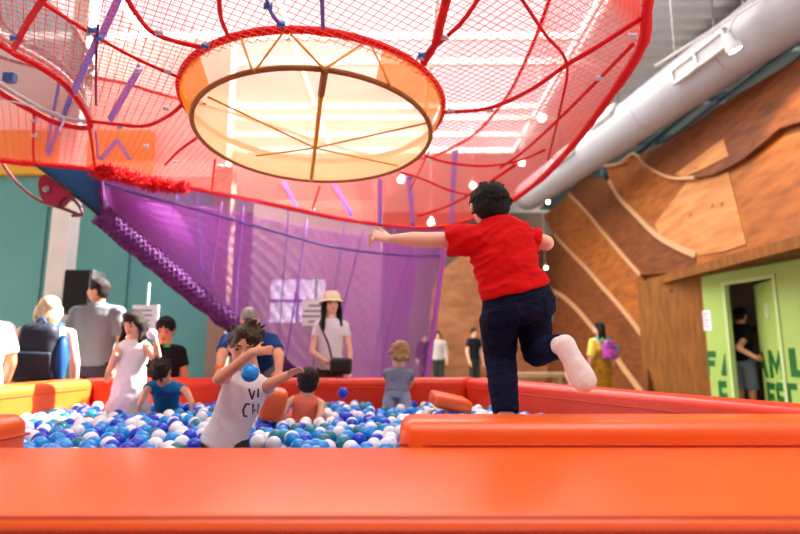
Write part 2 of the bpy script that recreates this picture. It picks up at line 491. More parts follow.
# ---- plywood hill on the right: one leaning face of stepped bands
WN = Vector((-1, 0, .2)).normalized()            # out of the face, towards the hall
WP = Vector((4.29, 0, 0))
def wpt(u, v, off=0):
    return at_plane(u, v, WP, WN) + WN*off
WR = thing('wall_right', None, None, (0, 0, 0), kind='structure')
MB().prism([(4.29+.2*2.3, 5.2, 2.3), (4.29+.2*4.3, 5.2, 4.3), (4.29+.2*4.62, 6.5, 4.62), (4.29+.2*4.88, 9.6, 4.88), (4.29+.2*5.4, 12.6, 5.4), (4.29+.2*5.4, 16.4, 5.4), (4.29, 16.4, 0), (4.29, 9.75, 0), (4.29+.2*2.3, 9.75, 2.3)], (.9, 0, 0)).build('hill_core', M['ply_dark'], WR, smooth=False)
def band(name, px, off, m, t=.1):
    MB().prism([wpt(u, v, off) for u, v in px], -WN*t).build(name, m, WR, smooth=False)
def edge(px, off, wdt=.07, t=.05):
    pts = smooth_line([wpt(u, v, off) for u, v in px], 5)
    mb = MB(); n = len(pts)
    for i in range(n-1):
        a, b = pts[i], pts[i+1]; d = (b-a).normalized(); s = d.cross(WN)*wdt*.5
        mb.prism([a-s, b-s, b+s, a+s], -WN*t)
    mb.build('panel_edge', M['ply_edge'], WR, smooth=False)
sa = [(612, 168), (630, 166), (646, 156), (660, 168), (676, 177), (690, 181), (712, 181)]
sb = [(616, 182), (628, 200), (643, 215), (657, 229), (671, 240), (690, 250), (707, 257)]
sc_ = [(572, 194), (588, 210), (606, 231), (626, 254), (646, 276)]
sd = [(556, 235), (575, 255), (590, 270), (604, 286), (617, 300), (634, 320), (650, 342)]
se = [(540, 283), (560, 294), (578, 309), (596, 330), (612, 349), (626, 369), (647, 397)]
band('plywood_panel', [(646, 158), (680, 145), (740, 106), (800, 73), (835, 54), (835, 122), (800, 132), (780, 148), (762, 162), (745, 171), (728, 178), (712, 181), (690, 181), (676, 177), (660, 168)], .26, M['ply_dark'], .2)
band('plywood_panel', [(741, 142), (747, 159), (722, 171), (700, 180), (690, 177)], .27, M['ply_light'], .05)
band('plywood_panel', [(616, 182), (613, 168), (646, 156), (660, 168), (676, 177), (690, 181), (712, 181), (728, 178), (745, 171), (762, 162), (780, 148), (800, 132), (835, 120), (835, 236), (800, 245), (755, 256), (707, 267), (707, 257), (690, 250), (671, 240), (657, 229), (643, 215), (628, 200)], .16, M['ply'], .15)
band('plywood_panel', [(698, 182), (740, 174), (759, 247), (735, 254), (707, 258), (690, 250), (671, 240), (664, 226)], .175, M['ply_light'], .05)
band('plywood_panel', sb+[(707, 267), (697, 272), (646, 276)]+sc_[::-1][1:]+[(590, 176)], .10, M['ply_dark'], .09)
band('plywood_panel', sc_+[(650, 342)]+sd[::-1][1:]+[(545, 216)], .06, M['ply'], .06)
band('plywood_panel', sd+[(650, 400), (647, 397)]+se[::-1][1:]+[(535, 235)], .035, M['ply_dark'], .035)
edge(sa, .29, .05); edge(sb, .19, .10); edge(sc_, .125, .08); edge(sd, .08, .10); edge(se, .05, .12)
# plain return panel and soffit under the overhang
MB().prism([(4.36, 9.75, 0), (4.36, 9.75, 2.3), (4.87, 8.55, 2.3), (4.87, 8.55, 0)], (.12, .1, 0)).build('return_panel', M['ply_plain'], WR, smooth=False)
MB().prism([(4.6, 5.2, 2.24), (4.6, 9.9, 2.24), (6.2, 9.9, 2.24), (6.2, 5.2, 2.24)], (0, 0, .06)).build('soffit', M['ply_dark'], WR, smooth=False)
MB().prism([(4.56, 5.2, 2.22), (4.56, 9.7, 2.22), (4.62, 9.7, 2.22), (4.62, 5.2, 2.22)], (.0, 0, .14)).build('soffit_edge', M['ply_plain'], WR, smooth=False)

# plywood arch hump at the far end
cx = at_y(487, 260, 16.2).x
pts = []
for i in range(25):
    a = PI*i/24
    pts.append((cx+1.75*math.cos(a), 16.2, 2.35+1.75*math.sin(a)*1.02))
pts = [(cx+1.75, 16.2, 0)]+pts+[(cx-1.75, 16.2, 0)]
MB().prism(pts, (0, .6, 0)).build('wall_arch', M['arch_ply'], kind='structure', smooth=False)

# green wall with a door opening
GA = Vector((4.86, 8.6, 0)); GD = Vector((.2, -.98, 0)).normalized(); GN = Vector((-.98, -.2, 0)).normalized()
def gpt(s, z, off=0): return GA + GD*s + Vector((0, 0, z)) + GN*off
def gs(u, v):
    q = at_plane(u, v, GA, GN); return (q-GA).dot(GD), q.z
D0, DT = gs(724, 284); D1 = gs(776, 300)[0]
mb = MB()
for s0, s1, z0, z1 in ((-.3, D0, 0, 2.3), (D1, 4.2, 0, 2.3), (D0, D1, DT, 2.3)):
    mb.prism([gpt(s0, z0), gpt(s1, z0), gpt(s1, z1), gpt(s0, z1)], -GN*.06)
mb.build('wall_green', M['green_wall'], kind='structure', smooth=False)
dr = thing('door_1', None, None, gpt(D1, 0), kind='structure')
def gobj(mb, name, m): return mb.build(name, m, dr, smooth=False, base=dr.location)
mb = MB()
for s0, s1, z0, z1 in ((D0-.03, D0+.015, 0, DT+.03), (D1-.015, D1+.03, 0, DT+.03), (D0-.03, D1+.03, DT-.015, DT+.03)):
    mb.prism([gpt(s0, z0, .02), gpt(s1, z0, .02), gpt(s1, z1, .02), gpt(s0, z1, .02)], -GN*.085)
gobj(mb, 'door_frame', mat('pale_green_frame', srgb(180, 202, 136), rough=.5))
H0 = gpt(D1-.03, 0, -.06); LD = Vector((.27, .963, 0)).normalized(); LN = Vector((-.963, .27, 0))
LL = .84
mb = MB(); mb.prism([H0, H0+LD*LL, H0+LD*LL+Vector((0, 0, DT-.02)), H0+Vector((0, 0, DT-.02))], -LN*.045)
gobj(mb, 'door_leaf', M['green_door'])
hk = H0+LD*(.4)+Vector((0, 0, 1.62))+LN*.01
mb = MB(); mb.tube([hk+LD*.05*math.cos(a)+Vector((0, 0, .1*math.sin(a))) for a in [2*PI*i/16 for i in range(16)]], .01, 6, closed=True)
gobj(mb, 'door_pictogram', mat('pictogram_white', srgb(210, 220, 190), rough=.5))
MB().box((6.9, 8.0, 1.3), (.1, 4.6, 2.6)).build('wall_restroom', M['restroom'], kind='structure', smooth=False)
MB().box((6.0, 9.6, 1.2), (2.0, .1, 2.4)).build('wall_restroom_end', M['restroom'], kind='structure', smooth=False)

# painted letters
def letter(polys, org, ex, ez, nrm, w, h, name='letter', parent=None):
    mb = MB()
    for poly in polys:
        mb.prism([org+ex*(x*w)+ez*(y*h)+nrm*.004 for x, y in poly], -nrm*.003)
    return mb.build(name, M['green_letter'], parent, smooth=False, base=parent.location if parent else None)
R_ = lambda x0, y0, x1, y1: [(x0, y0), (x1, y0), (x1, y1), (x0, y1)]
LET = {
 'F': [R_(0, 0, .3, 1), R_(.3, .74, 1, 1), R_(.3, .38, .85, .62)],
 'A_half': [[(0, 0), (.62, 0), (.62, .9), (.55, .9)]],
 'R_half': [R_(0, 0, .32, 1), R_(.32, .74, .8, 1), R_(.32, .36, .8, .54)],
 'L': [R_(0, 0, .34, 1), R_(.34, 0, 1, .25)],
 'T': [R_(0, .76, 1, 1), R_(.33, 0, .67, .76)],
 'A_right': [[(0, .95), (.3, .95), (.8, 0), (.42, 0), (.2, .35), (0, .35)]],
 'M': [R_(0, 0, .24, 1), R_(.76, 0, 1, 1), [(.24, 1), (.24, .62), (.5, .12), (.5, .5)], [(.76, 1), (.5, .5), (.5, .12), (.76, .62)]],
 'E': [R_(0, 0, .3, 1), R_(.3, .76, 1, 1), R_(.3, .39, .85, .62), R_(.3, 0, 1, .24)],
 'S': [R_(0, .76, 1, 1), R_(0, .5, .3, .76), R_(0, .4, 1, .6), R_(.7, .24, 1, .4), R_(0, 0, 1, .24)],
}
sgn = thing('wall_lettering', 'dark green FAMILY REST block letters painted on the lime green wall', 'lettering', gpt(0, .6))
EZ = Vector((0, 0, 1))
def wl(k, u0, u1, v0, v1):
    s0, z1 = gs(u0, v0); s1, z0 = gs(u1, v1); z1 = gs((u0+u1)/2, v0)[1]
    letter(LET[k], gpt(s0, z0), GD, EZ, GN, s1-s0, z1-z0, 'letter', sgn)
wl('F', 705, 718, 351, 376); wl('A_half', 719, 731, 351, 376); wl('R_half', 718, 731, 381, 408)
wl('L', 788, 812, 348, 378); wl('T', 777, 800, 383, 412)
def dl(k, a, b, z0, z1):
    letter(LET[k], H0+LD*(LL-a)+Vector((0, 0, z0)), -LD, EZ, LN, b-a, z1-z0, 'door_letter', dr)
for o_ in (('A_right', .0, .3, .67, 1.06), ('M', .3, .8, .67, 1.06), ('E', .12, .42, .2, .6), ('S', .46, .8, .2, .6)):
    dl(*o_)
# notice on the green wall
s0, z1 = gs(701, 311); s1, z0 = gs(712, 330)
nt_ = thing('paper_notice', 'small white paper notice taped to the lime green wall', 'notice', gpt(s0, z0))
mb = MB(); mb.prism([gpt(s0, z0, .006), gpt(s1, z0, .006), gpt(s1, z1, .006), gpt(s0, z1, .006)], -GN*.005)
mb.build('sheet', M['paper'], nt_, smooth=False, base=nt_.location)
mb = MB()
for k in range(5):
    zz = z1-.06-.05*k; mb.prism([gpt(s0+.05, zz, .008), gpt(s1-.05-.03*(k % 2), zz, .008), gpt(s1-.05-.03*(k % 2), zz+.02, .008), gpt(s0+.05, zz+.02, .008)], -GN*.002)
mb.build('print', M['red_ink'], nt_, smooth=False, base=nt_.location)

# ================================================================== DUCT, LAMPS
DA, DB = Vector((4.95, 3.6, 5.04)), Vector((3.58, 14.5, 5.34))
dv = (DB-DA).normalized(); ds = dv.cross(Vector((0, 0, 1))).normalized(); dup_ = ds.cross(dv)
dt = thing('air_duct', 'large round pale grey air duct running below the steel ceiling', 'duct', DA)
def dobj(mb, name, m, sm=True): return mb.build(name, m, dt, smooth=sm, base=DA)
mb = MB(); mb.tube([DA+(DB-DA)*(i/20) for i in range(21)], .40, 40); o = dobj(mb, 'duct_pipe', M['duct'])
for t in (.12, .28, .46, .66, .86):
    c = DA+(DB-DA)*t; mb = MB(); mb.tube([c-dv*.015, c+dv*.015], .408, 40); dobj(mb, 'duct_seam', M['duct'])
def grille(u, v, ln):
    """supply register on the duct's near lower side"""
    d = ray(u, v).normalized(); o = Vector((0, 0, CAMZ))
    # nearest hit on the duct cylinder
    w0 = o-DA; a = d-dv*d.dot(dv); b = w0-dv*w0.dot(dv)
    A, B, C = a.dot(a), 2*a.dot(b), b.dot(b)-.40**2
    disc = B*B-4*A*C
    t = (-B-math.sqrt(disc))/(2*A) if disc > 0 else -B/(2*A)
    h = o+d*t; ax = DA+dv*(h-DA).dot(dv); n = (h-ax).normalized(); s = dv.cross(n)
    mb = MB()
    for q, l in ((-.1, ln), (.1, ln)):
        mb.prism([h+dv*(-l/2)+s*(q-.02), h+dv*(l/2)+s*(q-.02), h+dv*(l/2)+s*(q+.02), h+dv*(-l/2)+s*(q+.02)], n*.07)
    for q in (-ln/2, 0, ln/2-.04):
        mb.prism([h+dv*q-s*.12, h+dv*(q+.04)-s*.12, h+dv*(q+.04)+s*.12, h+dv*q+s*.12], n*.07)
    g = dobj(mb, 'register', M['white_paint'], False)
    mb = MB(); mb.prism([h-dv*ln/2-s*.1, h+dv*ln/2-s*.1, h+dv*ln/2+s*.1, h-dv*ln/2+s*.1], n*.035)
    mb.build('louvre', M['grille'], g, smooth=False, base=DA)
grille(700, 58, 1.1); grille(565, 155, 1.0); grille(604, 118, .8)
for t in (.35, .6, .85):
    c = DA+(DB-DA)*t
    mb = MB(); mb.tube([c+ds*.3+Vector((0, 0, .2)), Vector((c.x+ds.x*.3, c.y, 6.6))], .012, 6); dobj(mb, 'hanger', M['steel'])
    mb = MB(); mb.prism([c+ds*.30-dv*.1-dup_*.25, c+ds*.62-dv*.1-dup_*.1, c+ds*.62+dv*.1-dup_*.1, c+ds*.30+dv*.1-dup_*.25], (0, 0, .06)); dobj(mb, 'bracket', M['duct'], False)

# track with spotlight in front of the duct
ta, tb = at_y(655, 66, 6.9), at_y(770, -6, 5.6)
tk = thing('light_track', 'slim white lighting track running alongside the pale duct', 'track', ta)
mb = MB(); mb.tube([ta, tb], .022, 4); mb.build('rail', M['white_frame'], tk, smooth=False, base=ta)
for t in (.2, .8):
    c = ta+(tb-ta)*t; mb = MB(); mb.tube([c, Vector((c.x, c.y, 6.6))], .008, 6); mb.build('hanger', M['white_frame'], tk, base=ta)
def spot(name, label, lens, axis, r, ln, stem_top, group=None, light=0, lcol=(1, .85, .65), dy=None, to=None):
    lens = Vector(lens); axis = Vector(axis).normalized()
    t = thing(name, label, 'lamp', lens, group)
    a = axis.orthogonal().normalized(); b = axis.cross(a)
    mb = MB()
    mb.loft([(lens+axis*.0, a*r, b*r), (lens-axis*.02, a*r*1.08, b*r*1.08), (lens-axis*ln*.4, a*r*.95, b*r*.95), (lens-axis*ln*.45, a*r*.6, b*r*.6), (lens-axis*ln, a*r*.55, b*r*.55)], 20)
    mb.build('housing', M['white_frame'], t, base=lens)
    mb = MB(); mb.ell(lens+axis*.004, a*r*.86, b*r*.86, axis*.012); mb.build('lens', M['lamp_glow'], t, base=lens)
    e = lens-axis*ln
    if dy: e.y = min(e.y, dy+.03)
    mb = MB(); mb.tube([e, to(e) if to else Vector((e.x, e.y, stem_top))], .005 if dy else .012, 6); mb.build('stem', M['white_frame'], t, base=lens)
    if light:
        l = bpy.data.lights.new('spot_beam', 'SPOT'); l.energy = light; l.color = lcol; l.spot_size = math.radians(84); l.spot_blend = .6; l.shadow_soft_size = .06
        lo = bpy.data.objects.new('spot_beam', l); COL.objects.link(lo); lo.location = axis*.05
        lo.rotation_euler = axis.to_track_quat('-Z', 'Y').to_euler(); lo.parent = t
    return t
sp = at_y(735, 50, 5.95)
spot('track_spotlight', 'white track spotlight glowing in front of the pale duct', sp, (.5, .1, -1), .085, .22, (ta+(tb-ta)*.7).z, light=170, lcol=(1, .78, .5), to=lambda e: ta+(tb-ta)*((e.y-ta.y)/(tb.y-ta.y))+Vector((0, 0, .006)))
FAR = [(542, 118, 9.5, 'ceiling spotlight glowing through the red net nearest the duct'), (473, 186, 12, 'ceiling spotlight glowing just above the jumping boy\'s hair'),
       (401, 180, 12, 'ceiling spotlight glowing just below the yellow basket'), (373, 222, 12, 'spotlight glowing above the jumping boy\'s outstretched hand'),
       (431, 223, 12, 'spotlight glowing above the jumping boy\'s outstretched forearm'), (548, 202, 15.2, 'small spotlight glowing between the duct end and the plywood hill'),
       (546, 268, 16, 'small spotlight glowing beside the plywood hill behind the red shirt'), (522, 163, 13, 'small spotlight seen through the red net edge over the duct')]
for u, v, Y, lb in FAR:
    q = at_y(u, v, Y-.13)
    spot('hall_spotlight', lb, q, (-.1, -.75, -.65), .085 if Y < 14 else .06, .2, 6.47 if Y < 14 else 6.6, dy=Y, group='spotlights in the far hall')

# ================================================================== BALL PIT
ZR, ZB = .823, .745
TH = .26
plans = {
 'back': ([(-2.5, 4.45), (.54, 4.57), (.72, 4.84), (-2.77, 4.72)], 'long red orange padded wall closing the far side of the ball pit'),
 'left': ([(-2.62, 2.065), (-2.505, 4.445), (-2.775, 4.715), (-2.89, 2.065)], 'sunlit padded pit wall below the blonde woman with the backpack'),
 'right': ([(1.68, 2.065), (1.966, 2.065), (.725, 4.835), (.547, 4.565)], 'slanting red orange padded pit wall in front of the plywood hill'),
 'fr': ([(0.0, 1.80), (2.6, 1.80), (2.6, 2.06), (0.0, 2.06)], 'padded orange pit wall just in front of the jumping boy'),
 'fl': ([(-2.95, 1.80), (-1.375, 1.80), (-1.375, 2.06), (-2.95, 2.06)], 'short orange padded pit wall end beside the entry gap'),
}
for k, (pl, lb) in plans.items():
    t = thing('padded_barrier', lb, 'padded barrier', (pl[0][0], pl[0][1], 0), group='padded walls of the ball pit')
    off = Matrix.Translation(-t.location)
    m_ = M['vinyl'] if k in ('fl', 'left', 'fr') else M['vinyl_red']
    bm = rounded_prism(pl, 0.0, ZR, .05, 5); bm.transform(off); bm_obj(bm, 'cushion', m_, t)
    # seam tape along the upper inner edge
    c = sum((Vector((x, y, 0)) for x, y in pl), Vector())/4
    mb = MB()
    lp = [c+(Vector((x, y, 0))-c)*1.0 for x, y in pl]
    ring = []
    for i in range(4):
        a, b = lp[i], lp[(i+1) % 4]
        for tt in (.04, .96): ring.append(a+(b-a)*tt)
    mb.tube([p+Vector((0, 0, ZR-.075)) for p in ring], .0045, 6, closed=True)
    mb.build('seam', M['seam'], t, base=t.location)
bn = thing('padded_bench', 'wide orange vinyl padded step in front of the ball pit', 'padded step', (0, 1.05, 0))
bm = rounded_prism([(-3.1, 1.05), (3.1, 1.05), (3.1, 1.795), (-3.1, 1.795)], 0, ZB, .025, 5); bm.transform(Matrix.Translation(-bn.location)); bm_obj(bm, 'cushion', M['vinyl'], bn)
mb = MB(); mb.tube([(-3.05, 1.046, ZB-.022), (3.05, 1.046, ZB-.022)], .006, 8); mb.build('piping', M['seam'], bn, base=bn.location)
mb = MB(); mb.tube([(-3.05, 1.062, ZB-.003), (3.05, 1.062, ZB-.003)], .0035, 8); mb.build('piping', M['seam'], bn, base=bn.location)
MB().prism([(-2.6, 2.07, .2), (1.66, 2.07, .2), (.53, 4.55, .2), (-2.5, 4.44, .2)], (0, 0, .05)).build('pit_floor', M['vinyl_red'], kind='structure', smooth=False)

def ico(sub):
    bm = bmesh.new(); bmesh.ops.create_icosphere(bm, subdivisions=sub, radius=1)
    v = np.array([x.co[:] for x in bm.verts]); f = [[x.index for x in q.verts] for q in bm.faces]; bm.free()
    return v, f
BR = .0375
# circles in plan kept free of balls: where children stand or sit
KEEP = [(.46, 2.34, .10), (-.74, 2.46, .20), (-2.07, 4.12, .19), (-1.80, 3.98, .24), (-.66, 3.62, .15), (-.02, 4.26, .20), (-.63, 2.9, .0)]
def inside(x, y, m=BR+.006):
    if y < 2.065+m: return False
    if x < -2.62+(y-2.06)*.05+m+.002: return False
    if y > 4.45+(x+2.5)*.0395-m-.01: return False
    if (x-1.68)*.910+(y-2.06)*.4135 > -m: return False
    return all((x-a)**2+(y-b)**2 > (r+BR)**2 for a, b, r in KEEP if r)
cen = []
sx = BR*2.04; row = 0; y = 2.11
while y < 4.6:
    x = -2.7+(row % 2)*sx/2
    while x < 1.8:
        if inside(x, y): cen.append((x, y, .543+.006*math.sin(x*3)*math.cos(y*2)))
        x += sx
    y += sx*.866; row += 1
nA = len(cen)
grid = {}
def cell(p): return int(p[0]//.08), int(p[1]//.08)
for p in cen: grid.setdefault(cell(p), []).append(p)
tries = 0
while len(cen) < nA+1150 and tries < 9000:
    tries += 1
    x, y = rng.uniform(-2.6, 1.7), rng.uniform(2.1, 4.55)
    if not inside(x, y): continue
    z = 0; i, j = cell((x, y))
    for a in range(i-1, i+2):
        for b in range(j-1, j+2):
            for q in grid.get((a, b), []):
                d2 = (q[0]-x)**2+(q[1]-y)**2
                if d2 < (2*BR)**2: z = max(z, q[2]+math.sqrt((2*BR)**2-d2))
    if z < .53 or z > .63: continue
    p = (x, y, z+.0008); cen.append(p); grid.setdefault(cell(p), []).append(p)
def seen(p):
    x, y, z = p
    zz = y*CP+(z-CAMZ)*SP; u = 400+F*x/zz; v = 267-F*(-y*SP+(z+BR-CAMZ)*CP)/zz
    if u < -6: return False
    return v < (414 if u > 398 else 446) and (u > 30 or v < 412)
top = []
for i, p in enumerate(cen):
    cover = sum(1 for q in grid.get(cell(p), []) if q[2] > p[2]+.03 and (q[0]-p[0])**2+(q[1]-p[1])**2 < .0012)
    top.append(seen(p) and cover == 0 and (i >= nA or cover == 0))
order = sorted([i for i in range(len(cen)) if top[i]], key=lambda i: cen[i][1]-1.2*(cen[i][2]-.55))
kinds = ['white', 'sky', 'dark', 'teal']
kindof = rng.choice(4, size=len(cen), p=[.36, .40, .16, .08])
NEAR = set(order[:296])
v3, f3 = ico(4)
bmesh_data = {}
for k, nm in enumerate(kinds):
    me = bpy.data.meshes.new(nm+'_play_ball'); me.from_pydata((v3*BR).tolist(), [], f3)
    me.polygons.foreach_set('use_smooth', [True]*len(f3)); me.materials.append(M[nm+'_ball']); bmesh_data[k] = me
LB = ['white plastic play ball in the nearer half of the pit', 'sky blue plastic play ball in the nearer half of the pit', 'dark blue plastic play ball in the nearer half of the pit', 'teal plastic play ball in the nearer half of the pit']
GR = ['white balls in the nearer half of the pit', 'sky blue balls in the nearer half of the pit', 'dark blue balls in the nearer half of the pit', 'teal balls in the nearer half of the pit']
for i in sorted(NEAR):
    k = int(kindof[i])
    o = bpy.data.objects.new('play_ball', bmesh_data[k]); COL.objects.link(o); o.location = cen[i]
    tag(o, LB[k], 'ball', GR[k])
v2, f2 = ico(3)
rest = [i for i in range(len(cen)) if i not in NEAR]
V = np.concatenate([v2*BR+np.array(cen[i]) for i in rest]); nf = len(f2)
FF = (np.array(f2)[None]+(np.arange(len(rest))*len(v2))[:, None, None]).reshape(-1, 3)
me = bpy.data.meshes.new('play_balls'); me.from_pydata(V.tolist(), [], FF.tolist())
o = link('play_balls', me, [M[k+'_ball'] for k in kinds]); me.polygons.foreach_set('material_index', np.repeat(kindof[rest], nf).astype(np.int32))
tag(o, 'mass of white and blue play balls filling the farther half of the pit', 'balls', kind='stuff')
def loose(p, k, label):
    o = bpy.data.objects.new('play_ball', bmesh_data[k]); COL.objects.link(o); o.location = p; tag(o, label, 'ball'); return o
loose(at_y(250, 373, 2.27), 1, 'sky blue ball in the air at the throwing boy\'s chest')
loose(at_y(343, 393, 3.9), 2, 'dark blue ball in the air beside the coral toddler')

# orange pads lying among the balls
def pad(px, Y, size, rot, label):
    c = at_y(px[0], px[1], Y)
    a, b, h = size
    bm = bmesh.new(); bmesh.ops.create_cube(bm, size=1)
    bmesh.ops.scale(bm, vec=(a, b, h), verts=bm.verts)
    bmesh.ops.bevel(bm, geom=list(bm.edges), offset=min(a, b, h)*.3, segments=4, profile=.5, affect='EDGES')
    t = thing('foam_pad', label, 'pad', c)
    t.rotation_euler = rot
    bm_obj(bm, 'cushion', M['vinyl'], t)
    mb = MB(); mb.tube([(-a/2-.001, -b/2+.05, 0), (-a/2-.001, b/2-.05, 0)], .004, 6); mb.build('seam', M['seam'], t)
    return t
pad((273, 404), 3.25, (.15, .12, .19), (.25, .15, .4), 'orange foam pad standing in the balls behind the throwing boy')
pad((450, 402), 3.75, (.26, .24, .09), (.1, .22, .2), 'flat orange foam pad lying on the balls near the far corner')

# ================================================================== CLIMBING NET
ZN = 2.55
rim_px = [(648, 0), (640, 50), (600, 110), (572, 146), (540, 180), (505, 205), (480, 216), (450, 225), (420, 228), (375, 224), (330, 217), (265, 203), (200, 190), (140, 180), (90, 170), (45, 165), (0, 160)]
rim = [at_z(u, v, ZN) for u, v in rim_px]
rim = smooth_line(rim + [Vector(p) for p in ((-3.55, 3.7, ZN), (-3.75, 2.9, ZN), (-3.3, 1.8, ZN), (-2.2, 1.15, ZN), (-.8, .95, ZN), (.3, 1.05, ZN), (.85, 1.45, ZN))], 6, True)
LC, LR = Vector((-.521, 3.108, 2.35)), .709
UC, UR = Vector((-.543, 3.237, 2.58)), .816
def ring(c, r, tx, ty, n=64): return [Vector((c.x+r*math.cos(2*PI*i/n), c.y+r*math.sin(2*PI*i/n), c.z+r*(tx*math.cos(2*PI*i/n)+ty*math.sin(2*PI*i/n)))) for i in range(n)]
Lr, Ur = ring(LC, LR, .005, -.076), ring(UC, UR, .002, -.048)
# lens-shaped tunnel mouth at the left
hole_px = [(-12, 42), (15, 54), (45, 70), (70, 90), (88, 118), (88, 128), (60, 124), (30, 110), (-12, 82)]
hole = smooth_line([at_z(u, v, ZN) for u, v in hole_px], 5, True)

net = thing('climbing_net', 'large red rope climbing net stretched overhead above the ball pit', 'climbing net', (-.6, 3.2, ZN))
NB = net.location.copy()
def cross2(poly, o, d):
    """parameters at which the line o+t*d crosses the polygon"""
    ts = []
    n = len(poly)
    for i in range(n):
        a, b = poly[i], poly[(i+1) % n]
        ex, ey = b[0]-a[0], b[1]-a[1]
        den = d[0]*ey-d[1]*ex
        if abs(den) < 1e-12: continue
        t = ((a[0]-o[0])*ey-(a[1]-o[1])*ex)/den; s = ((a[0]-o[0])*d[1]-(a[1]-o[1])*d[0])/den
        if 0 <= s < 1: ts.append(t)
    return sorted(ts)
def net_sheet(outer, holes, zf, sp, r, ang0, mb, step=.14):
    """knotted cords along two diagonals, clipped to the outline"""
    cx_ = sum(p[0] for p in outer)/len(outer); cy_ = sum(p[1] for p in outer)/len(outer)
    for ang in (ang0, ang0+PI/2):
        d = (math.cos(ang), math.sin(ang)); nn = (-d[1], d[0])
        k = -160
        while k < 160:
            o = (cx_+nn[0]*k*sp, cy_+nn[1]*k*sp)
            ev = [(t, 1) for t in cross2(outer, o, d)]
            for h in holes: ev += [(t, 2) for t in cross2(h, o, d)]
            ev.sort()
            ino, inh, last = False, 0, None
            for t, c in ev:
                if c == 1: ino = not ino
                else: inh ^= 1
                on = ino and not inh
                if last is not None and t-last > .01:
                    m = max(1, int((t-last)/step))
                    pts = []
                    for i in range(m+1):
                        q = last+(t-last)*i/m; x, y = o[0]+d[0]*q, o[1]+d[1]*q
                        pts.append((x, y, zf(x, y)))
                    mb.tube(pts, r, 3, caps=False)
                last = t if on else None
            k += 1
def zfloor(x, y):
    return ZN + .02*math.sin(x*2.1)*math.cos(y*1.7)
mb = MB(); net_sheet([p[:2] for p in rim], [[p[:2] for p in Ur], [p[:2] for p in hole]], zfloor, .041, .0019, .6, mb)
mb.build('floor_net', M['red_net'], net, base=NB)
# the upper net: the ceiling of the climbing tunnel, and its sloping sides
cR = sum(rim, Vector())/len(rim)
up_ = [Vector((cR.x+(p.x-cR.x)*.86, cR.y+(p.y-cR.y)*.86, ZN+.75)) for p in rim]
mb = MB(); net_sheet([p[:2] for p in up_], [[(LC.x+.95*math.cos(a), LC.y+.3+.95*math.sin(a)) for a in [2*PI*i/40 for i in range(40)]]], lambda x, y: ZN+.75+.03*math.sin(x*3), .055, .0020, .55, mb)
mb.build('upper_net', M['pink_net'], net, base=NB)
mb = MB(); n = len(rim)
for sgn_ in (-1, 1):
    for i in range(n*4):
        s = i/4; pts = []
        for j in range(5):
            q = s+sgn_*j*.6; a = int(math.floor(q)) % n; b = (a+1) % n; f_ = q-math.floor(q)
            lo = rim[a]*(1-f_)+rim[b]*f_; hi = up_[a]*(1-f_)+up_[b]*f_
            pts.append(lo*(1-j/4)+hi*(j/4))
        mb.tube(pts, .0018, 3, caps=False)
mb.build('side_net', M['red_net'], net, base=NB)
def rope(pts, r, name='rope', m='red_rope', parent=net, base=NB, sides=8, closed=False, fuzz=.15, n=8):
    P = smooth_line(pts, n, closed)
    mb = MB(); mb.tube(P, r, sides, closed=closed, rfun=lambda i: r*(1+fuzz*noise.noise(P[i % len(P)]*40)))
    return mb.build(name, M[m], parent, base=base)
mb = MB(); mb.tube(rim, .026, 10, closed=True, rfun=lambda i: .026*(1+.25*noise.noise(rim[i]*25))); mb.build('rim_rope', M['red_rope'], net, base=NB)
mb = MB(); mb.tube(up_, .014, 8, closed=True); mb.build('rim_rope', M['red_rope'], net, base=NB)
def zrope(px, r, dz=-.012, **k): return rope([at_z(u, v, ZN+dz) for u, v in px], r*(.8 if r < .03 else 1), **k)
zrope([(640, 19), (600, 45), (565, 66), (530, 90), (489, 108), (451, 112), (442, 112)], .015)
zrope([(633, 44), (600, 78), (560, 118), (525, 150), (500, 168)], .013)
zrope([(425, 156), (450, 163), (485, 166), (518, 161), (545, 150)], .013)
zrope([(521, -2), (545, 34), (567, 65), (560, 110), (548, 160)], .010)
zrope([(479, -2), (462, 22), (445, 38), (424, 57)], .013)
zrope([(447, -2), (440, 25), (436, 42), (424, 62)], .026)
zrope([(44, -2), (28, 22), (14, 48)], .018)
zrope([(41, 2), (90, 33), (135, 58), (180, 78)], .011)
zrope([(127, -2), (135, 12), (152, 32), (178, 42), (205, 48)], .014)
zrope([(219, -2), (221, 18), (228, 36)], .013)
zrope([(266, -2), (272, 14), (283, 28)], .011, m='violet_rope')
zrope([(322, -2), (323, 28)], .012, m='violet_rope')
zrope([(88, 121), (115, 124), (145, 126), (168, 116), (181, 106)], .015)
zrope([(88, 122), (92, 145), (95, 170)], .012)
zrope([(98, 25), (96, 60), (96, 105)], .007, m='violet_dark')
zrope([(34, 112), (33, 150), (34, 162)], .011)
zrope([(198, 137), (180, 150), (165, 165)], .013)
zrope([(320, 186), (312, 210)], .012)
zrope([(215, 160), (212, 190)], .011)
zrope([(0, 98), (60, 115), (60, 130)], .008, m='clamp')
zrope([(400, 172), (425, 180), (455, 192), (500, 200)], .013)
zrope([(418, 216), (450, 205), (480, 188), (515, 165)], .018)
zrope([(430, 150), (410, 190)], .006)
mb = MB(); mb.tube(hole, .017, 8, closed=True, rfun=lambda i: .017*(1+.2*noise.noise(hole[i]*30))); mb.build('mouth_rope', M['red_rope'], net, base=NB)
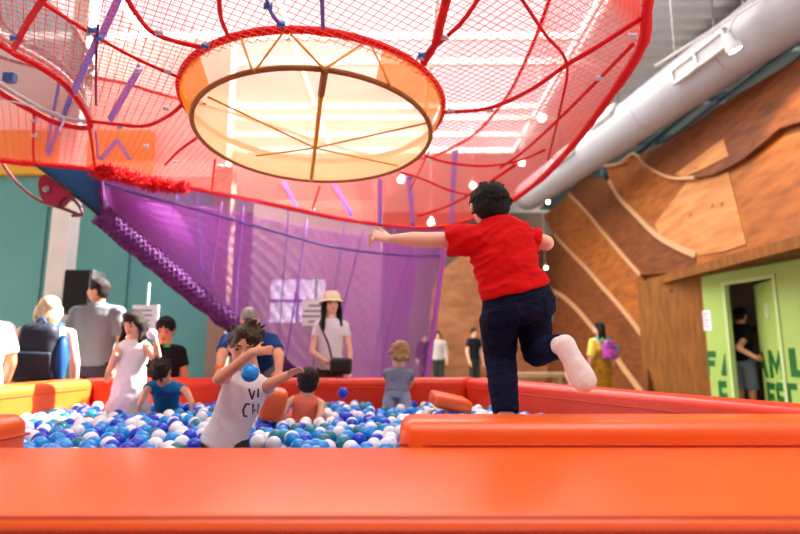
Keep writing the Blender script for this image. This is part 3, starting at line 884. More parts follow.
# thick red fringe where the violet net meets the rim
zrope([(97, 171), (115, 172), (135, 178), (155, 184), (185, 187)], .055, dz=-.06, name='fringe', sides=14, fuzz=.7, n=16)
fz = MB(); fp = smooth_line([at_z(u, v, ZN-.07) for u, v in ((97, 171), (115, 172), (135, 178), (155, 184), (185, 187))], 30); fr = random.Random(4)
for p in fp:
    for _ in range(9):
        d = Vector((fr.uniform(-1, 1), fr.uniform(-1, 1), fr.uniform(-1.2, .7))).normalized()
        fz.tube([p+d*.035, p+d*fr.uniform(.065, .10)], .005, 3, rfun=lambda i: .006 if i == 0 else .0015)
fz.build('fringe_hairs', M['red_rope'], net, base=NB)
# lavender webbing straps hanging in the tunnel
def strap(p0, p1, wd, m='lavender', parent=net, base=NB):
    a, b = Vector(p0), Vector(p1); d = (b-a).normalized(); s = d.cross(Vector((0, 1, .2))).normalized()*wd/2; t = d.cross(s).normalized()*.004
    mb = MB(); k = 10
    for i in range(k):
        q, r_ = a+(b-a)*(i/k), a+(b-a)*((i+1)/k)
        mb.prism([q-s, q+s, r_+s, r_-s], t)
    return mb.build('strap', M[m], parent, smooth=False, base=base)
def zz(u, v, dz=.0): return at_z(u, v, ZN+dz)
strap(zz(120, -4, .12), zz(100, 40, .05), .045); strap(zz(98, 38, .02), zz(74, 92, -.02), .05); strap(zz(141, 66, .2), zz(110, 120, .0), .045)
strap(zz(72, 95, .12), zz(48, 155, .05), .05); strap(zz(60, 80, .12), zz(46, 152, .05), .03)
strap(zz(118, 140, .15), zz(100, 160, 0), .04); strap(zz(118, 140, .2), zz(130, 160, 0), .03)
strap(zz(96, 130, .0), zz(98, 158, .0), .03)
for (a, b) in (((380, 178), (380, 226)), ((409, 178), (413, 226)), ((455, 150), (451, 228)), ((283, 180), (296, 206)), ((334, 184), (352, 216))):
    strap(zz(*a, .05), zz(*b, .0), .045)
def clamp(u, v, m='clamp', r=.014):
    c = at_z(u, v, ZN-.02)
    mb = MB(); mb.box(c, (r*2.2, r*1.3, r*1.2)); mb.tube([c+Vector((-r, 0, -r)), c+Vector((-r, 0, r))], r*.45, 6); mb.tube([c+Vector((r, 0, -r)), c+Vector((r, 0, r))], r*.45, 6)
    mb.build('rope_clamp', M[m], net, base=NB)
for u, v in ((90, 33), (159, 32), (168, 71), (138, 70), (451, 110), (420, 58), (445, 37), (490, 110), (633, 36), (600, 78), (146, 146), (175, 162), (220, 166), (120, 127), (200, 137), (166, 108), (417, 108), (313, 210), (429, 160), (247, 202), (34, 120), (34, 135)):
    clamp(u, v)
for u, v in ((205, 46), (422, 55), (14, 38), (92, 30), (98, 38), (500, 208), (268, 6), (281, 24), (410, 178), (413, 224)):
    clamp(u, v, 'clamp_blue', .014)
# clear tunnel tube above the lens-shaped mouth
hc = sum(hole, Vector())/len(hole)
tub = thing('tunnel_tube', 'clear grey tunnel tube above the lens shaped gap in the net', 'tunnel', hc)
lo_ = [p+Vector((0, 0, .03)) for p in hole]; hi_ = [hc+(p-hc)*.92+Vector((0, 0, .42)) for p in hole]
mb = MB(); nh = len(hole)
mb.add(lo_+hi_, [(i, (i+1) % nh, nh+(i+1) % nh, nh+i) for i in range(nh)]+[tuple(nh+i for i in range(nh))])
mb.build('tube_skin', M['smoke_tube'], tub, base=hc)
for z in (.05, .4):
    mb = MB(); mb.tube([hc+(p-hc)*(1-.08*z/.42)+Vector((0, 0, z)) for p in hole], .012, 8, closed=True); mb.build('hoop', M['white_frame'], tub, base=hc)
rope([zz(12, 50, .1), zz(30, 44, .25), zz(55, 58, .3), zz(80, 85, .25), zz(86, 108, .1)], .012, 'hoop', 'white_frame', tub, hc, fuzz=0)
mb = MB(); q = zz(10, 78, .08); mb.box(q, (.06, .04, .05)); mb.build('buckle', M['clamp_blue'], tub, smooth=False, base=hc)

# ---- yellow basket hanging in the middle
bk = thing('net_basket', 'round pale yellow net drum hanging under the red climbing net', 'net basket', LC)
mb = MB(); mb.tube(Ur, .021, 10, closed=True, rfun=lambda i: .021*(1+.2*noise.noise(Ur[i]*30))); mb.build('top_ring', M['red_rope'], bk, base=LC)
mb = MB(); mb.tube(Lr, .014, 10, closed=True); mb.build('bottom_ring', M['brown_rope'], bk, base=LC)
mb = MB(); nr = 64
mb.add([*Lr, *Ur], [(i, (i+1) % nr, nr+(i+1) % nr, nr+i) for i in range(nr)]); mb.build('side_mesh', M['yellow_side'], bk, base=LC)
bc = LC+Vector((.0, .12, -.02))
mb = MB(); mb.add([*Lr, *[bc+(p-bc)*.5 for p in Lr], bc], [(i, (i+1) % nr, nr+(i+1) % nr, nr+i) for i in range(nr)]+[(nr+i, nr+(i+1) % nr, 2*nr) for i in range(nr)]); mb.build('bottom_mesh', M['yellow_net'], bk, base=LC)
def lz(u, v, dz=-.012): return at_plane(u, v, LC+Vector((0, 0, dz)), Vector((-.005, .076, 1)))
def brope(pts, r, m='yellow_rope', name='cross_rope'): return rope(pts, r, name, m, bk, LC, fuzz=.05)
ctr = lz(315, 148)
brope([lz(325, 70), lz(321, 95)], .018, 'brown_rope'); brope([lz(321, 95), ctr, lz(311, 181)], .013)
for e in ((208, 97), (256, 156), (427, 123), (398, 166)): brope([lz(*e), ctr], .006)
def uz(u, v): return at_plane(u, v, UC, Vector((-.002, .048, 1)))
for a, b in (((285, 30), (254, 72)), ((287, 30), (323, 68)), ((364, 43), (326, 68)), ((372, 47), (391, 87)), ((183, 92), (205, 104)), ((240, 35), (252, 70))):
    brope([uz(*a), lz(*b)], .006, name='lacing')
def gusset(a0, a1):
    """dense orange panel between the two rings"""
    i0, i1 = int(a0/360*nr), int(a1/360*nr); k = i1-i0
    mb = MB(); vs = []
    for i in range(k+1):
        p, q = Lr[(i0+i) % nr], Ur[(i0+i) % nr]
        o_ = (q-LC); o_.z = 0; o_ = o_.normalized()*.006
        vs += [p+o_, q+o_]
    mb.add(vs, [(2*i, 2*i+1, 2*i+3, 2*i+2) for i in range(k)])
    mb.build('gusset', M['orange_gusset'], bk, base=LC)
gusset(182, 232); gusset(308, 352)

# ---- violet net curtain under the rim, with the padded dark edge
vt = [at_z(u, v, ZN-.02) for u, v in ((97, 172), (140, 181), (200, 191), (265, 204), (330, 218), (375, 225), (420, 229), (447, 228))]
vb = [at_y(u, v, Y) for u, v, Y in ((104, 218, 4.40), (150, 258, 4.75), (200, 300, 5.1), (255, 345, 5.45), (300, 384, 5.75), (345, 392, 6.0), (390, 392, 6.25), (425, 392, 6.35))]
vp = thing('violet_net_curtain', 'translucent violet net sheet hanging from the red rim down to the floor behind the pit', 'net', vt[0])
VB0 = vp.location.copy()
T_, B_ = smooth_line(vt, 10), smooth_line(vb, 10)
def vpt(s, t, back=0):
    s = min(max(s, 0), 1)*(len(T_)-1); i = min(int(s), len(T_)-2); f_ = s-i
    a = T_[i]*(1-f_)+T_[i+1]*f_; b = B_[i]*(1-f_)+B_[i+1]*f_
    q = a*(1-t)+b*t
    return q+Vector((-.25, .5, 0))*back+Vector((0, .06*math.sin(t*PI), 0))
def curtain(back, r, sp, m, name):
    mb = MB(); Ls = 4.0
    for sg in (-1, 1):
        k = -2.6
        while k < Ls+2.6:
            pts = []
            for j in range(13):
                t = j/12; s = (k+sg*t*1.7)/Ls
                if 0 <= s <= 1: pts.append(vpt(s, t, back))
            if len(pts) > 1: mb.tube(pts, r, 3, caps=False)
            k += sp
    mb.build(name, M[m], vp, base=VB0)
curtain(0, .0032, .030, 'violet_net', 'front_net')
curtain(1, .0034, .026, 'violet_net', 'back_net')
# side cords
rope([T_[0], B_[0]], .016, 'edge_rope', 'violet_dark', vp, VB0, n=4)
rope([T_[-1], T_[-1]*.5+B_[-1]*.5, B_[-1]], .03, 'edge_rope', 'violet_net', vp, VB0, n=6)
rope([vpt(i/14, .17) for i in range(15)], .014, 'cross_cord', 'violet_rope', vp, VB0, n=4)
for s in (.16, .22, .34, .40, .55, .70, .86): rope([vpt(s+.02*math.sin(9*s), 0, .4), vpt(s-.02, .55, .4), vpt(s-.015, 1, .4)], .009, 'cord', 'violet_rope', vp, VB0, n=4)
for s in (.28, .48, .62, .78): rope([vpt(s, 0, .1), vpt(s+.02, 1, .1)], .007, 'cord', 'lavender', vp, VB0, n=4)
# padded dark violet edge running diagonally down to the floor
edge_pts = [at_y(u, v, Y) for u, v, Y in ((100, 214, 4.36), (150, 256, 4.72), (200, 298, 5.07), (255, 342, 5.42), (300, 384, 5.72))]
ep = smooth_line(edge_pts, 24)
pe = thing('padded_net_edge', 'thick dark violet braided net tube sloping down across the violet net', 'net tube', edge_pts[-1])
mb = MB(); mb.tube(ep, .085, 14, rfun=lambda i: .085*(1+.22*noise.noise(ep[i]*9))); mb.build('core', M['violet_dark'], pe, base=edge_pts[-1])
mb = MB()
for ph in range(8):
    for sg in (-1, 1):
        pts = []
        for i, p in enumerate(ep):
            d = (ep[min(i+1, len(ep)-1)]-ep[max(i-1, 0)]).normalized(); a = d.cross(Vector((0, 0, 1))).normalized(); b = a.cross(d)
            t = sg*i*.33+ph*PI/4; rr = .092*(1+.22*noise.noise(p*9))
            pts.append(p+(a*math.cos(t)+b*math.sin(t))*rr)
        mb.tube(pts, .006, 4)
mb.build('braid', M['violet_dark'], pe, base=edge_pts[-1])
# blue canvas, maroon cover and dark pipe at the left end of the rim
bs = [at_z(66, 167, ZN-.03), at_z(99, 172, ZN-.03), at_y(103, 219, 4.38), at_y(86, 204, 4.3)]
bl = thing('canvas_panel', 'dark blue triangular canvas panel under the red rim', 'canvas', bs[0])
mb = MB(); mb.prism([at_z(38, 166, ZN-.03)]+[bs[1], bs[2], bs[3]], (.01, .02, 0)); mb.build('sheet', M['blue_sheet'], bl, smooth=False, base=bs[0])
rope([bs[1]+Vector((.02, -.02, 0)), bs[2]+Vector((.02, -.02, 0))], .022, 'binding', 'violet_dark', bl, bs[0], n=4)
rope([at_z(38, 166, ZN-.03)+Vector((0, -.02, 0)), bs[3]+Vector((0, -.02, 0)), bs[2]+Vector((0, -.02, 0))], .012, 'binding', 'black', bl, bs[0], n=2)
mc = at_y(53, 190, 4.22)
mr = thing('maroon_cover', 'rounded maroon plastic cover with bolt hanging beside the blue canvas', 'cover', mc)
rp = [at_y(u, v, 4.20) for u, v in ((38, 184), (40, 177), (47, 174), (56, 177), (70, 193), (64, 198), (55, 206), (46, 203), (40, 196))]
mb = MB(); mb.prism(smooth_line(rp, 4, True), (0, .09, 0)); mb.build('shell', M['maroon'], mr, smooth=False, base=mc)
q = at_y(46, 189, 4.19); mb = MB(); mb.ell(q, (.028, 0, 0), (0, 0, .028), (0, .015, 0)); mb.build('bolt', M['steel'], mr, base=mc)
hp = at_y(0, 164, 4.3)
hd = thing('bent_pipe', 'thin dark red bent pipe hanging below the maroon cover', 'pipe', hp)
rope([at_y(-6, 150, 4.3), at_y(8, 172, 4.28), at_y(22, 188, 4.26), at_y(40, 201, 4.24), at_y(62, 208, 4.22), at_y(80, 215, 4.28)], .014, 'pipe', 'dark_tube', hd, hp, fuzz=0)
rope([at_y(58, 206, 4.2), at_y(66, 198, 4.2), at_y(76, 202, 4.2), at_y(82, 214, 4.22), at_y(72, 216, 4.22)], .012, 'handle', 'dark_tube', hd, hp, fuzz=0)

# ================================================================== SIGNS, SPEAKER, FURNITURE
def sign(u0, v0, u1, v1, Y, label):
    a, b = at_y(u0, v1, Y), at_y(u1, v0, Y); cx_ = (a.x+b.x)/2
    t = thing('sign_stand', label, 'sign', (cx_, Y, 0))
    mb = MB(); mb.box((cx_, Y, (a.z+b.z)/2), (b.x-a.x, .02, b.z-a.z)); mb.build('board', M['paper'], t, smooth=False, base=t.location)
    mb = MB()
    for k in range(6): mb.box((cx_-.02*(k % 3), Y-.012, b.z-.06-.055*k), ((b.x-a.x)*(.7 if k % 3 else .5), .004, .022))
    mb.build('print', M['ink'], t, smooth=False, base=t.location)
    mb = MB(); mb.tube([(cx_, Y+.03, .02), (cx_, Y+.03, b.z+.25)], .016, 8); mb.build('pole', M['steel'], t, base=t.location)
    mb = MB(); mb.tube([(cx_, Y+.03, 0), (cx_, Y+.03, .03)], .17, 20); mb.build('base', M['black'], t, base=t.location)
sign(131, 305, 159, 333, 5.9, 'white notice board on a pole in front of the teal wall')
sign(302, 300, 328, 326, 5.55, 'white notice board on a pole beside the woman in the straw hat')
sx_ = at_y(84, 292, 6.0)
t = thing('loudspeaker', 'tall black loudspeaker on a stand behind the man in grey polo', 'loudspeaker', (sx_.x, 6.0, 0))
bm = rounded_prism([(sx_.x-.16, 5.86), (sx_.x+.16, 5.86), (sx_.x+.16, 6.14), (sx_.x-.16, 6.14)], 1.45, 1.95, .02, 2); bm.transform(Matrix.Translation(-t.location)); bm_obj(bm, 'cabinet', M['black'], t)
mb = MB(); mb.box((sx_.x, 5.852, 1.7), (.28, .012, .44)); mb.build('grille', mat('speaker_cloth', srgb(14, 14, 16), rough=.9), t, smooth=False, base=t.location)
mb = MB(); mb.tube([(sx_.x, 6, .5), (sx_.x, 6, 1.45)], .02, 8)
mb.build('pole', M['black'], t, base=t.location)
for k in range(3):
    a = k*2*PI/3; mb = MB(); mb.tube([(sx_.x, 6, .75), (sx_.x+.35*math.cos(a), 6+.35*math.sin(a), .015)], .014, 6); mb.build('leg', M['black'], t, base=t.location)
a, b = at_y(505, 373, 9.6), at_y(560, 373, 9.6)
t = thing('bench', 'long pale wooden bench standing behind the jumping boy', 'bench', ((a.x+b.x)/2, 9.6, 0))
mb = MB(); mb.box(((a.x+b.x)/2, 9.6, a.z-.03), (b.x-a.x+.2, .4, .07)); mb.build('seat', M['bench_wood'], t, smooth=False, base=t.location)
for x in (a.x+.05, b.x-.05):
    for y in (9.45, 9.75):
        mb = MB(); mb.box((x, y, (a.z-.065)/2), (.06, .06, a.z-.065)); mb.build('leg', M['bench_wood'], t, smooth=False, base=t.location)

# ================================================================== PEOPLE
def unit(v): return Vector(v).normalized()
def hand(mb, W, d, n, s, curl=.5, thumb=1, spread=1.0):
    """palm, four bent fingers of different lengths and a thumb from the palm's side; d: towards the fingers, n: palm side"""
    d = unit(d); n = unit(Vector(n)-d*Vector(n).dot(d)); sd = d.cross(n)*thumb
    W = Vector(W)
    mb.loft([(W-d*s*.08, sd*s*.15, n*s*.12), (W+d*s*.1, sd*s*.19, n*s*.115), (W+d*s*.3, sd*s*.22, n*s*.11), (W+d*s*.5, sd*s*.205, n*s*.09), (W+d*s*.54, sd*s*.15, n*s*.05)], 12)
    tips = []
    for i, (off, ln) in enumerate(((.165, .40), (.058, .46), (-.052, .43), (-.155, .33))):
        b0 = W+d*s*.44+sd*s*off
        a0 = curl*(.35+.12*i); r = s*(.053-.003*i)
        dd = unit(d*math.cos(a0)+n*math.sin(a0)+sd*(off*.9*spread)); p1 = b0+dd*(ln*s*.5+.06*s)
        a1 = a0+curl*.8; d2 = unit(d*math.cos(a1)+n*math.sin(a1)+sd*(off*.5*spread)); p2 = p1+d2*ln*s*.32
        a2 = a1+curl*.6; d3 = unit(d*math.cos(a2)+n*math.sin(a2)); p3 = p2+d3*ln*s*.24
        mb.limb(b0, p1, r*1.1, r, 8); mb.limb(p1, p2, r, r*.93, 8); mb.limb(p2, p3, r*.93, r*.8, 8)
        tips.append((p3, d3, n*math.cos(a2)-d*math.sin(a2)))
    b0 = W+d*s*.14+sd*s*.13
    d1 = unit(d*.62+sd*.75+n*.25); p1 = b0+d1*s*.27; d2 = unit(d*.85+sd*.35+n*.3); p2 = p1+d2*s*.2
    mb.limb(b0, p1, s*.085, s*.06, 8); mb.limb(p1, p2, s*.06, s*.048, 8)
    tips.append((p2, d2, n))
    return tips

def person(label, base, yaw, H, hf=.13, skin='skin', top=None, bottom=None, hair=None, pose=None, vox=.011, build=1.0, shoes=True, group=None, face_on=True, legs=True):
    """a figure; +y local is forwards, +x its right-hand side. Overrides in pose are world points."""
    pose = pose or {}
    base = Vector(base)
    R3 = Matrix.Rotation(yaw, 3, 'Z')
    X, Y, Z = R3 @ Vector((1, 0, 0)), R3 @ Vector((0, 1, 0)), Vector((0, 0, 1))
    def Wd(x, y, z): return base+X*x+Y*y+Z*z
    t = thing('person', label, 'person', base, group)
    hh = hf*H; kid = hf > .15
    P = Vector(pose.get('pelvis', Wd(0, 0, H*(.47 if kid else .51))))
    lean = pose.get('lean', 0); side = pose.get('side', 0)
    U = (Z*math.cos(lean)+Y*math.sin(lean)+X*side).normalized()            # the trunk's direction
    FW = (Y-U*Y.dot(U)).normalized(); RT = FW.cross(U).normalized()
    tl = H*(1-hf-.035)-H*(.47 if kid else .51)
    N = Vector(pose['neck']) if 'neck' in pose else P+U*tl
    if 'neck' in pose:
        U = (N-P).normalized(); FW = (Y-U*Y.dot(U)).normalized(); RT = FW.cross(U).normalized(); tl = (N-P).length
    fd = unit(R3 @ Vector(pose.get('face', (0, 1, 0))))                      # where the face looks, local
    HC = Vector(pose['head']) if 'head' in pose else N+(U+Z*.6).normalized()*(hh*.62)+fd*hh*.06
    hup = (Z+U*.5).normalized() if 'head_up' not in pose else unit(R3 @ Vector(pose['head_up']))
    hr = fd.cross(hup).normalized(); hup = hr.cross(fd).normalized()
    ha, hb, hc = hh*.355, hh*.42, hh*.5
    sw = H*(.096 if kid else .104)*build; aw = H*.026*(1.15 if kid else 1)*min(build, 1.1)
    SH = {1: N-U*H*.047+RT*sw, -1: N-U*H*.047-RT*sw}
    E, Wr = {}, {}
    for s, k in ((1, 'r'), (-1, 'l')):
        E[s] = Vector(pose['e'+k]) if 'e'+k in pose else SH[s]+(-Z*.95+RT*s*.22).normalized()*H*.168
        Wr[s] = Vector(pose['w'+k]) if 'w'+k in pose else E[s]+(-Z*.95+FW*.3).normalized()*H*.145
    hw = H*.05*build
    HP = {1: P+RT*hw, -1: P-RT*hw}
    K, A = {}, {}
    for s, k in ((1, 'r'), (-1, 'l')):
        K[s] = Vector(pose['k'+k]) if 'k'+k in pose else Wd(s*hw*1.05, .01, H*.27)
        A[s] = Vector(pose['a'+k]) if 'a'+k in pose else Wd(s*hw*1.1, 0, H*.045)
    tw = H*(.085 if not kid else .088)*build; td = tw*(.66 if not kid else .78)
    mb = MB()
    # head: skull, jaw, nose, ears, neck
    mb.ell(HC+hup*hc*.12-fd*hb*.06, hr*ha, fd*hb*.96, hup*hc*.88)
    mb.ell(HC-hup*hc*.38+fd*hb*.22, hr*ha*.72, fd*hb*.66, hup*hc*.58)
    mb.limb(HC-hup*hc*.02+fd*hb*.86, HC-hup*hc*.25+fd*hb*1.0, hh*.03, hh*.05, 8)
    for s in (1, -1): mb.ell(HC+hr*s*ha*.98-hup*hc*.1-fd*hb*.05, hr*s*ha*.13, fd*hb*.17, hup*hc*.23, 8, 6)
    mb.limb(N-U*hh*.15, HC-hup*hc*.35-fd*hb*.12, hh*.27, hh*.255, 10)
    # trunk
    TR = [(P-U*H*.045, RT*tw*.85, FW*td*.85), (P+U*H*.01, RT*tw*1.08, FW*td*1.08), (P+U*tl*.3, RT*tw*.93, FW*td*.98), (P+U*tl*.55, RT*tw*1.02, FW*td*1.02),
          (P+U*tl*.8, RT*tw*1.1, FW*td*1.02), (P+U*tl*.93, RT*tw*.95, FW*td*.75), (N, RT*tw*.45, FW*td*.5)]
    mb.loft(TR, 16)
    hs = H*.105 if not kid else H*.1
    for s, k in ((1, 'r'), (-1, 'l')):
        mb.limb(N-U*H*.02, SH[s], aw*1.1, aw*1.1, 10); mb.limb(SH[s], E[s], aw*1.2, aw*.98, 10); mb.limb(E[s], Wr[s], aw*.98, aw*.7, 10)
        hd_ = pose.get('h'+k); d = (R3 @ Vector(hd_)) if hd_ else (Wr[s]-E[s])
        n_ = pose.get('n'+k); n_ = (R3 @ Vector(n_)) if n_ else -RT*s
        hand(mb, Wr[s], d, n_, hs, pose.get('curl', .5), thumb=s)
        if legs:
            mb.limb(HP[s], K[s], H*.05*build, H*.034*build, 12); mb.limb(K[s], A[s], H*.034*build, H*.021*build, 12)
            ft = (R3 @ Vector(pose.get('foot', (0, 1, 0))))
            mb.limb(A[s]-Z*H*.022, A[s]+ft*H*.085-Z*H*.028, H*.021, H*.016, 8)
    o = skinobj(mb, 'body', M[skin], t, vox, base, smooth=3)
    # ---- clothes
    def garment(mbx, name, m, **k): return skinobj(mbx, name, M[m], t, vox, base, smooth=k.pop('smooth', 5), wrinkle=k.pop('wrinkle', .004), wscale=k.pop('wscale', 9), **k)
    if top:
        g = 1.16; mbx = MB()
        hem = top.get('hem', -.02)
        mbx.loft([(P+U*tl*hem, RT*tw*g*1.05*top.get('flare', 1), FW*td*g*1.1*top.get('flare', 1)), (P+U*tl*(hem+.02), RT*tw*g*1.05, FW*td*g*1.1)]+[(c, a*g, b*g) for c, a, b in TR[2:5]]+[(P+U*tl*.94, RT*tw*1.12, FW*td*.85), (P+U*tl*1.0, RT*tw*.58, FW*td*.68)], 18)
        sl_ = top.get('sleeve', .55)
        for s in (1, -1):
            if sl_ <= 0: continue
            e = SH[s]+(E[s]-SH[s])*min(sl_, 1)
            mbx.limb(N-U*H*.024, SH[s], aw*1.15, aw*1.38, 12); mbx.limb(SH[s]-RT*s*aw*.2, e, aw*1.42, aw*1.42, 12, round1=False)
            if sl_ > 1: mbx.limb(E[s], E[s]+(Wr[s]-E[s])*(sl_-1), aw*1.4, aw*1.05, 12, round1=False)
        garment(mbx, top.get('name', 'shirt'), top['mat'])
    if bottom:
        mbx = MB(); kd = bottom['kind']; q = 1.22
        if kd in ('pants', 'shorts'):
            mbx.loft([(P-U*H*.06, RT*tw*1.0, FW*td*1.05), (P-U*H*.02, RT*tw*1.17, FW*td*1.2), (P+U*tl*.12, RT*tw*1.1, FW*td*1.15)], 16)
            for s in (1, -1):
                if kd == 'pants':
                    mbx.limb(HP[s], K[s], H*.055*build, H*.043*build, 12); mbx.limb(K[s], K[s]+(A[s]-K[s])*.93, H*.043*build, H*.036*build, 12, round1=False)
                else: mbx.limb(HP[s], HP[s]+(K[s]-HP[s])*bottom.get('len', .95), H*.057*build, H*.055*build, 12, round1=False)
        else:
            L_ = bottom.get('len', .22)*H; fl = bottom.get('flare', 1.7)
            mbx.loft([(P+U*tl*.22, RT*tw*1.14, FW*td*1.18), (P, RT*tw*1.25, FW*td*1.35), (P-Z*L_*.5+Y*.01, RT*tw*(1.2+fl)/2, FW*td*(1.2+fl)/2), (P-Z*L_, RT*tw*fl, FW*td*fl)], 20)
        garment(mbx, bottom.get('name', kd), bottom['mat'], wrinkle=.004 if kd != 'skirt' else .008)
    if shoes and legs:
        for s in (1, -1):
            mbx = MB(); ft = unit(R3 @ Vector(pose.get('foot', (0, 1, 0)))); a = A[s]; rr = ft.cross(Z)
            mbx.loft([(a-ft*H*.03+Z*-H*.044+Z*H*.002, rr*H*.022, ft*H*.02), (a+ft*H*.03-Z*H*.044, rr*H*.028, ft*H*.075), (a+ft*H*.03-Z*H*.03, rr*H*.028, ft*H*.073), (a+ft*H*.0-Z*H*.008, rr*H*.022, ft*H*.035)], 12)
            garment(mbx, 'shoe', 'black', wrinkle=0, smooth=2)
    # ---- face
    if face_on:
        for s in (1, -1):
            mbx = MB(); mbx.ell(HC+hr*s*ha*.42+hup*hc*.02+fd*hb*.80, hr*hh*.05, hup*hh*.028, fd*hh*.05, 10, 6); mbx.build('eye', M['eye'], t, base=base)
            mbx = MB(); mbx.limb(HC+hr*s*ha*.2+hup*hc*.2+fd*hb*.88, HC+hr*s*ha*.62+hup*hc*.2+fd*hb*.74, hh*.014, hh*.012, 6); mbx.build('eyebrow', M[hair['mat']] if hair else M['hair_dark'], t, base=base)
        mbx = MB(); mbx.ell(HC-hup*hc*.5+fd*hb*.86, hr*hh*.1, hup*hh*.03, fd*hh*.05, 10, 6); mbx.build('mouth', M['lip'], t, base=base)
    # ---- hair
    if hair:
        kd = hair['kind']; mbx = MB(); hm = hair['mat']
        if kd == 'bald':
            mbx.ell(HC+hup*hc*.1-fd*hb*.14, hr*ha*1.05, fd*hb*.94, hup*hc*.62)
            mbx.ell(HC+hup*hc*.42-fd*hb*.05, hr*ha*.93, fd*hb*.9, hup*hc*.62)
        elif kd == 'curly':
            rr = random.Random(5)
            mbx.ell(HC+hup*hc*.25-fd*hb*.16, hr*ha*1.06, fd*hb*.98, hup*hc*.86)
            for _ in range(46):
                th, ph = rr.uniform(0, 2*PI), rr.uniform(-.35, 1.4)
                v = hr*math.cos(th)*math.cos(ph)*ha*1.08+fd*math.sin(th)*math.cos(ph)*hb*1.02+hup*math.sin(ph)*hc*.98
                if v.dot(fd) > hb*.45 and v.dot(hup) < hc*.45: continue
                mbx.ell(HC+hup*hc*.16-fd*hb*.12+v, hr*hh*.13, fd*hh*.13, hup*hh*.13, 8, 6)
        else:
            mbx.ell(HC+hup*hc*.24-fd*hb*.15, hr*ha*1.09, fd*hb*1.0, hup*hc*.86)
            mbx.ell(HC-hup*hc*.15-fd*hb*.42, hr*ha*1.0, fd*hb*.66, hup*hc*.62)
            mbx.ell(HC+hup*hc*.72+fd*hb*.3, hr*ha*.85, fd*hb*.52, hup*hc*.3)
            if kd == 'tousled':
                rr = random.Random(3)
                for _ in range(40):
                    th, ph = rr.uniform(0, 2*PI), rr.uniform(.0, 1.4)
                    v = hr*math.cos(th)*math.cos(ph)*ha*1.1+fd*math.sin(th)*math.cos(ph)*hb*1.04+hup*math.sin(ph)*hc*1.0
                    if v.dot(fd) > hb*.55 and v.dot(hup) < hc*.4: continue
                    c = HC+hup*hc*.14-fd*hb*.1+v; mbx.limb(c, c+(v.normalized()+Vector((rr.uniform(-.7, .7), rr.uniform(-.7, .7), -.2)))*hh*.14, hh*.07, hh*.02, 6)
            if kd in ('long', 'bob'):
                ln = hair.get('len', .9)*hh
                for s in (1, -1):
                    a0 = HC+hr*s*ha*.98+hup*hc*.2-fd*hb*.1
                    mbx.loft([(a0, hr*ha*.3, fd*hb*.6), (a0-hup*hc*.7+hr*s*ha*.12, hr*ha*.32, fd*hb*.5), (a0-Z*ln-hup*hc*.2+hr*s*ha*.2+fd*hb*hair.get('front', .2), hr*ha*.26, fd*hb*.36), (a0-Z*(ln+hh*.35)-hup*hc*.2+hr*s*ha*.1+fd*hb*hair.get('front', .2), hr*ha*.08, fd*hb*.14)], 10)
                mbx.loft([(HC-fd*hb*.5, hr*ha*1.05, fd*hb*.55), (HC-hup*hc*.7-fd*hb*.62, hr*ha*1.08, fd*hb*.45), (HC-Z*ln-hup*hc*.2-fd*hb*.75, hr*ha*1.0, fd*hb*.32), (HC-Z*(ln+hh*.3)-hup*hc*.2-fd*hb*.7, hr*ha*.5, fd*hb*.16)], 14)
        skinobj(mbx, 'hair', M[hm], t, min(vox, .012), base, smooth=2, wrinkle=.003 if kd != 'bald' else .001, wscale=22, wstretch=(2, 2, .6))
    J = dict(t=t, base=base, N=N, HC=HC, P=P, U=U, FW=FW, RT=RT, SH=SH, E=E, W=Wr, hh=hh, ha=ha, hb=hb, hc=hc, fd=fd, hr=hr, hup=hup, tl=tl, tw=tw, td=td, hs=hs, aw=aw, Z=Z, X=X, Y=Y, K=K, A=A)
    return J

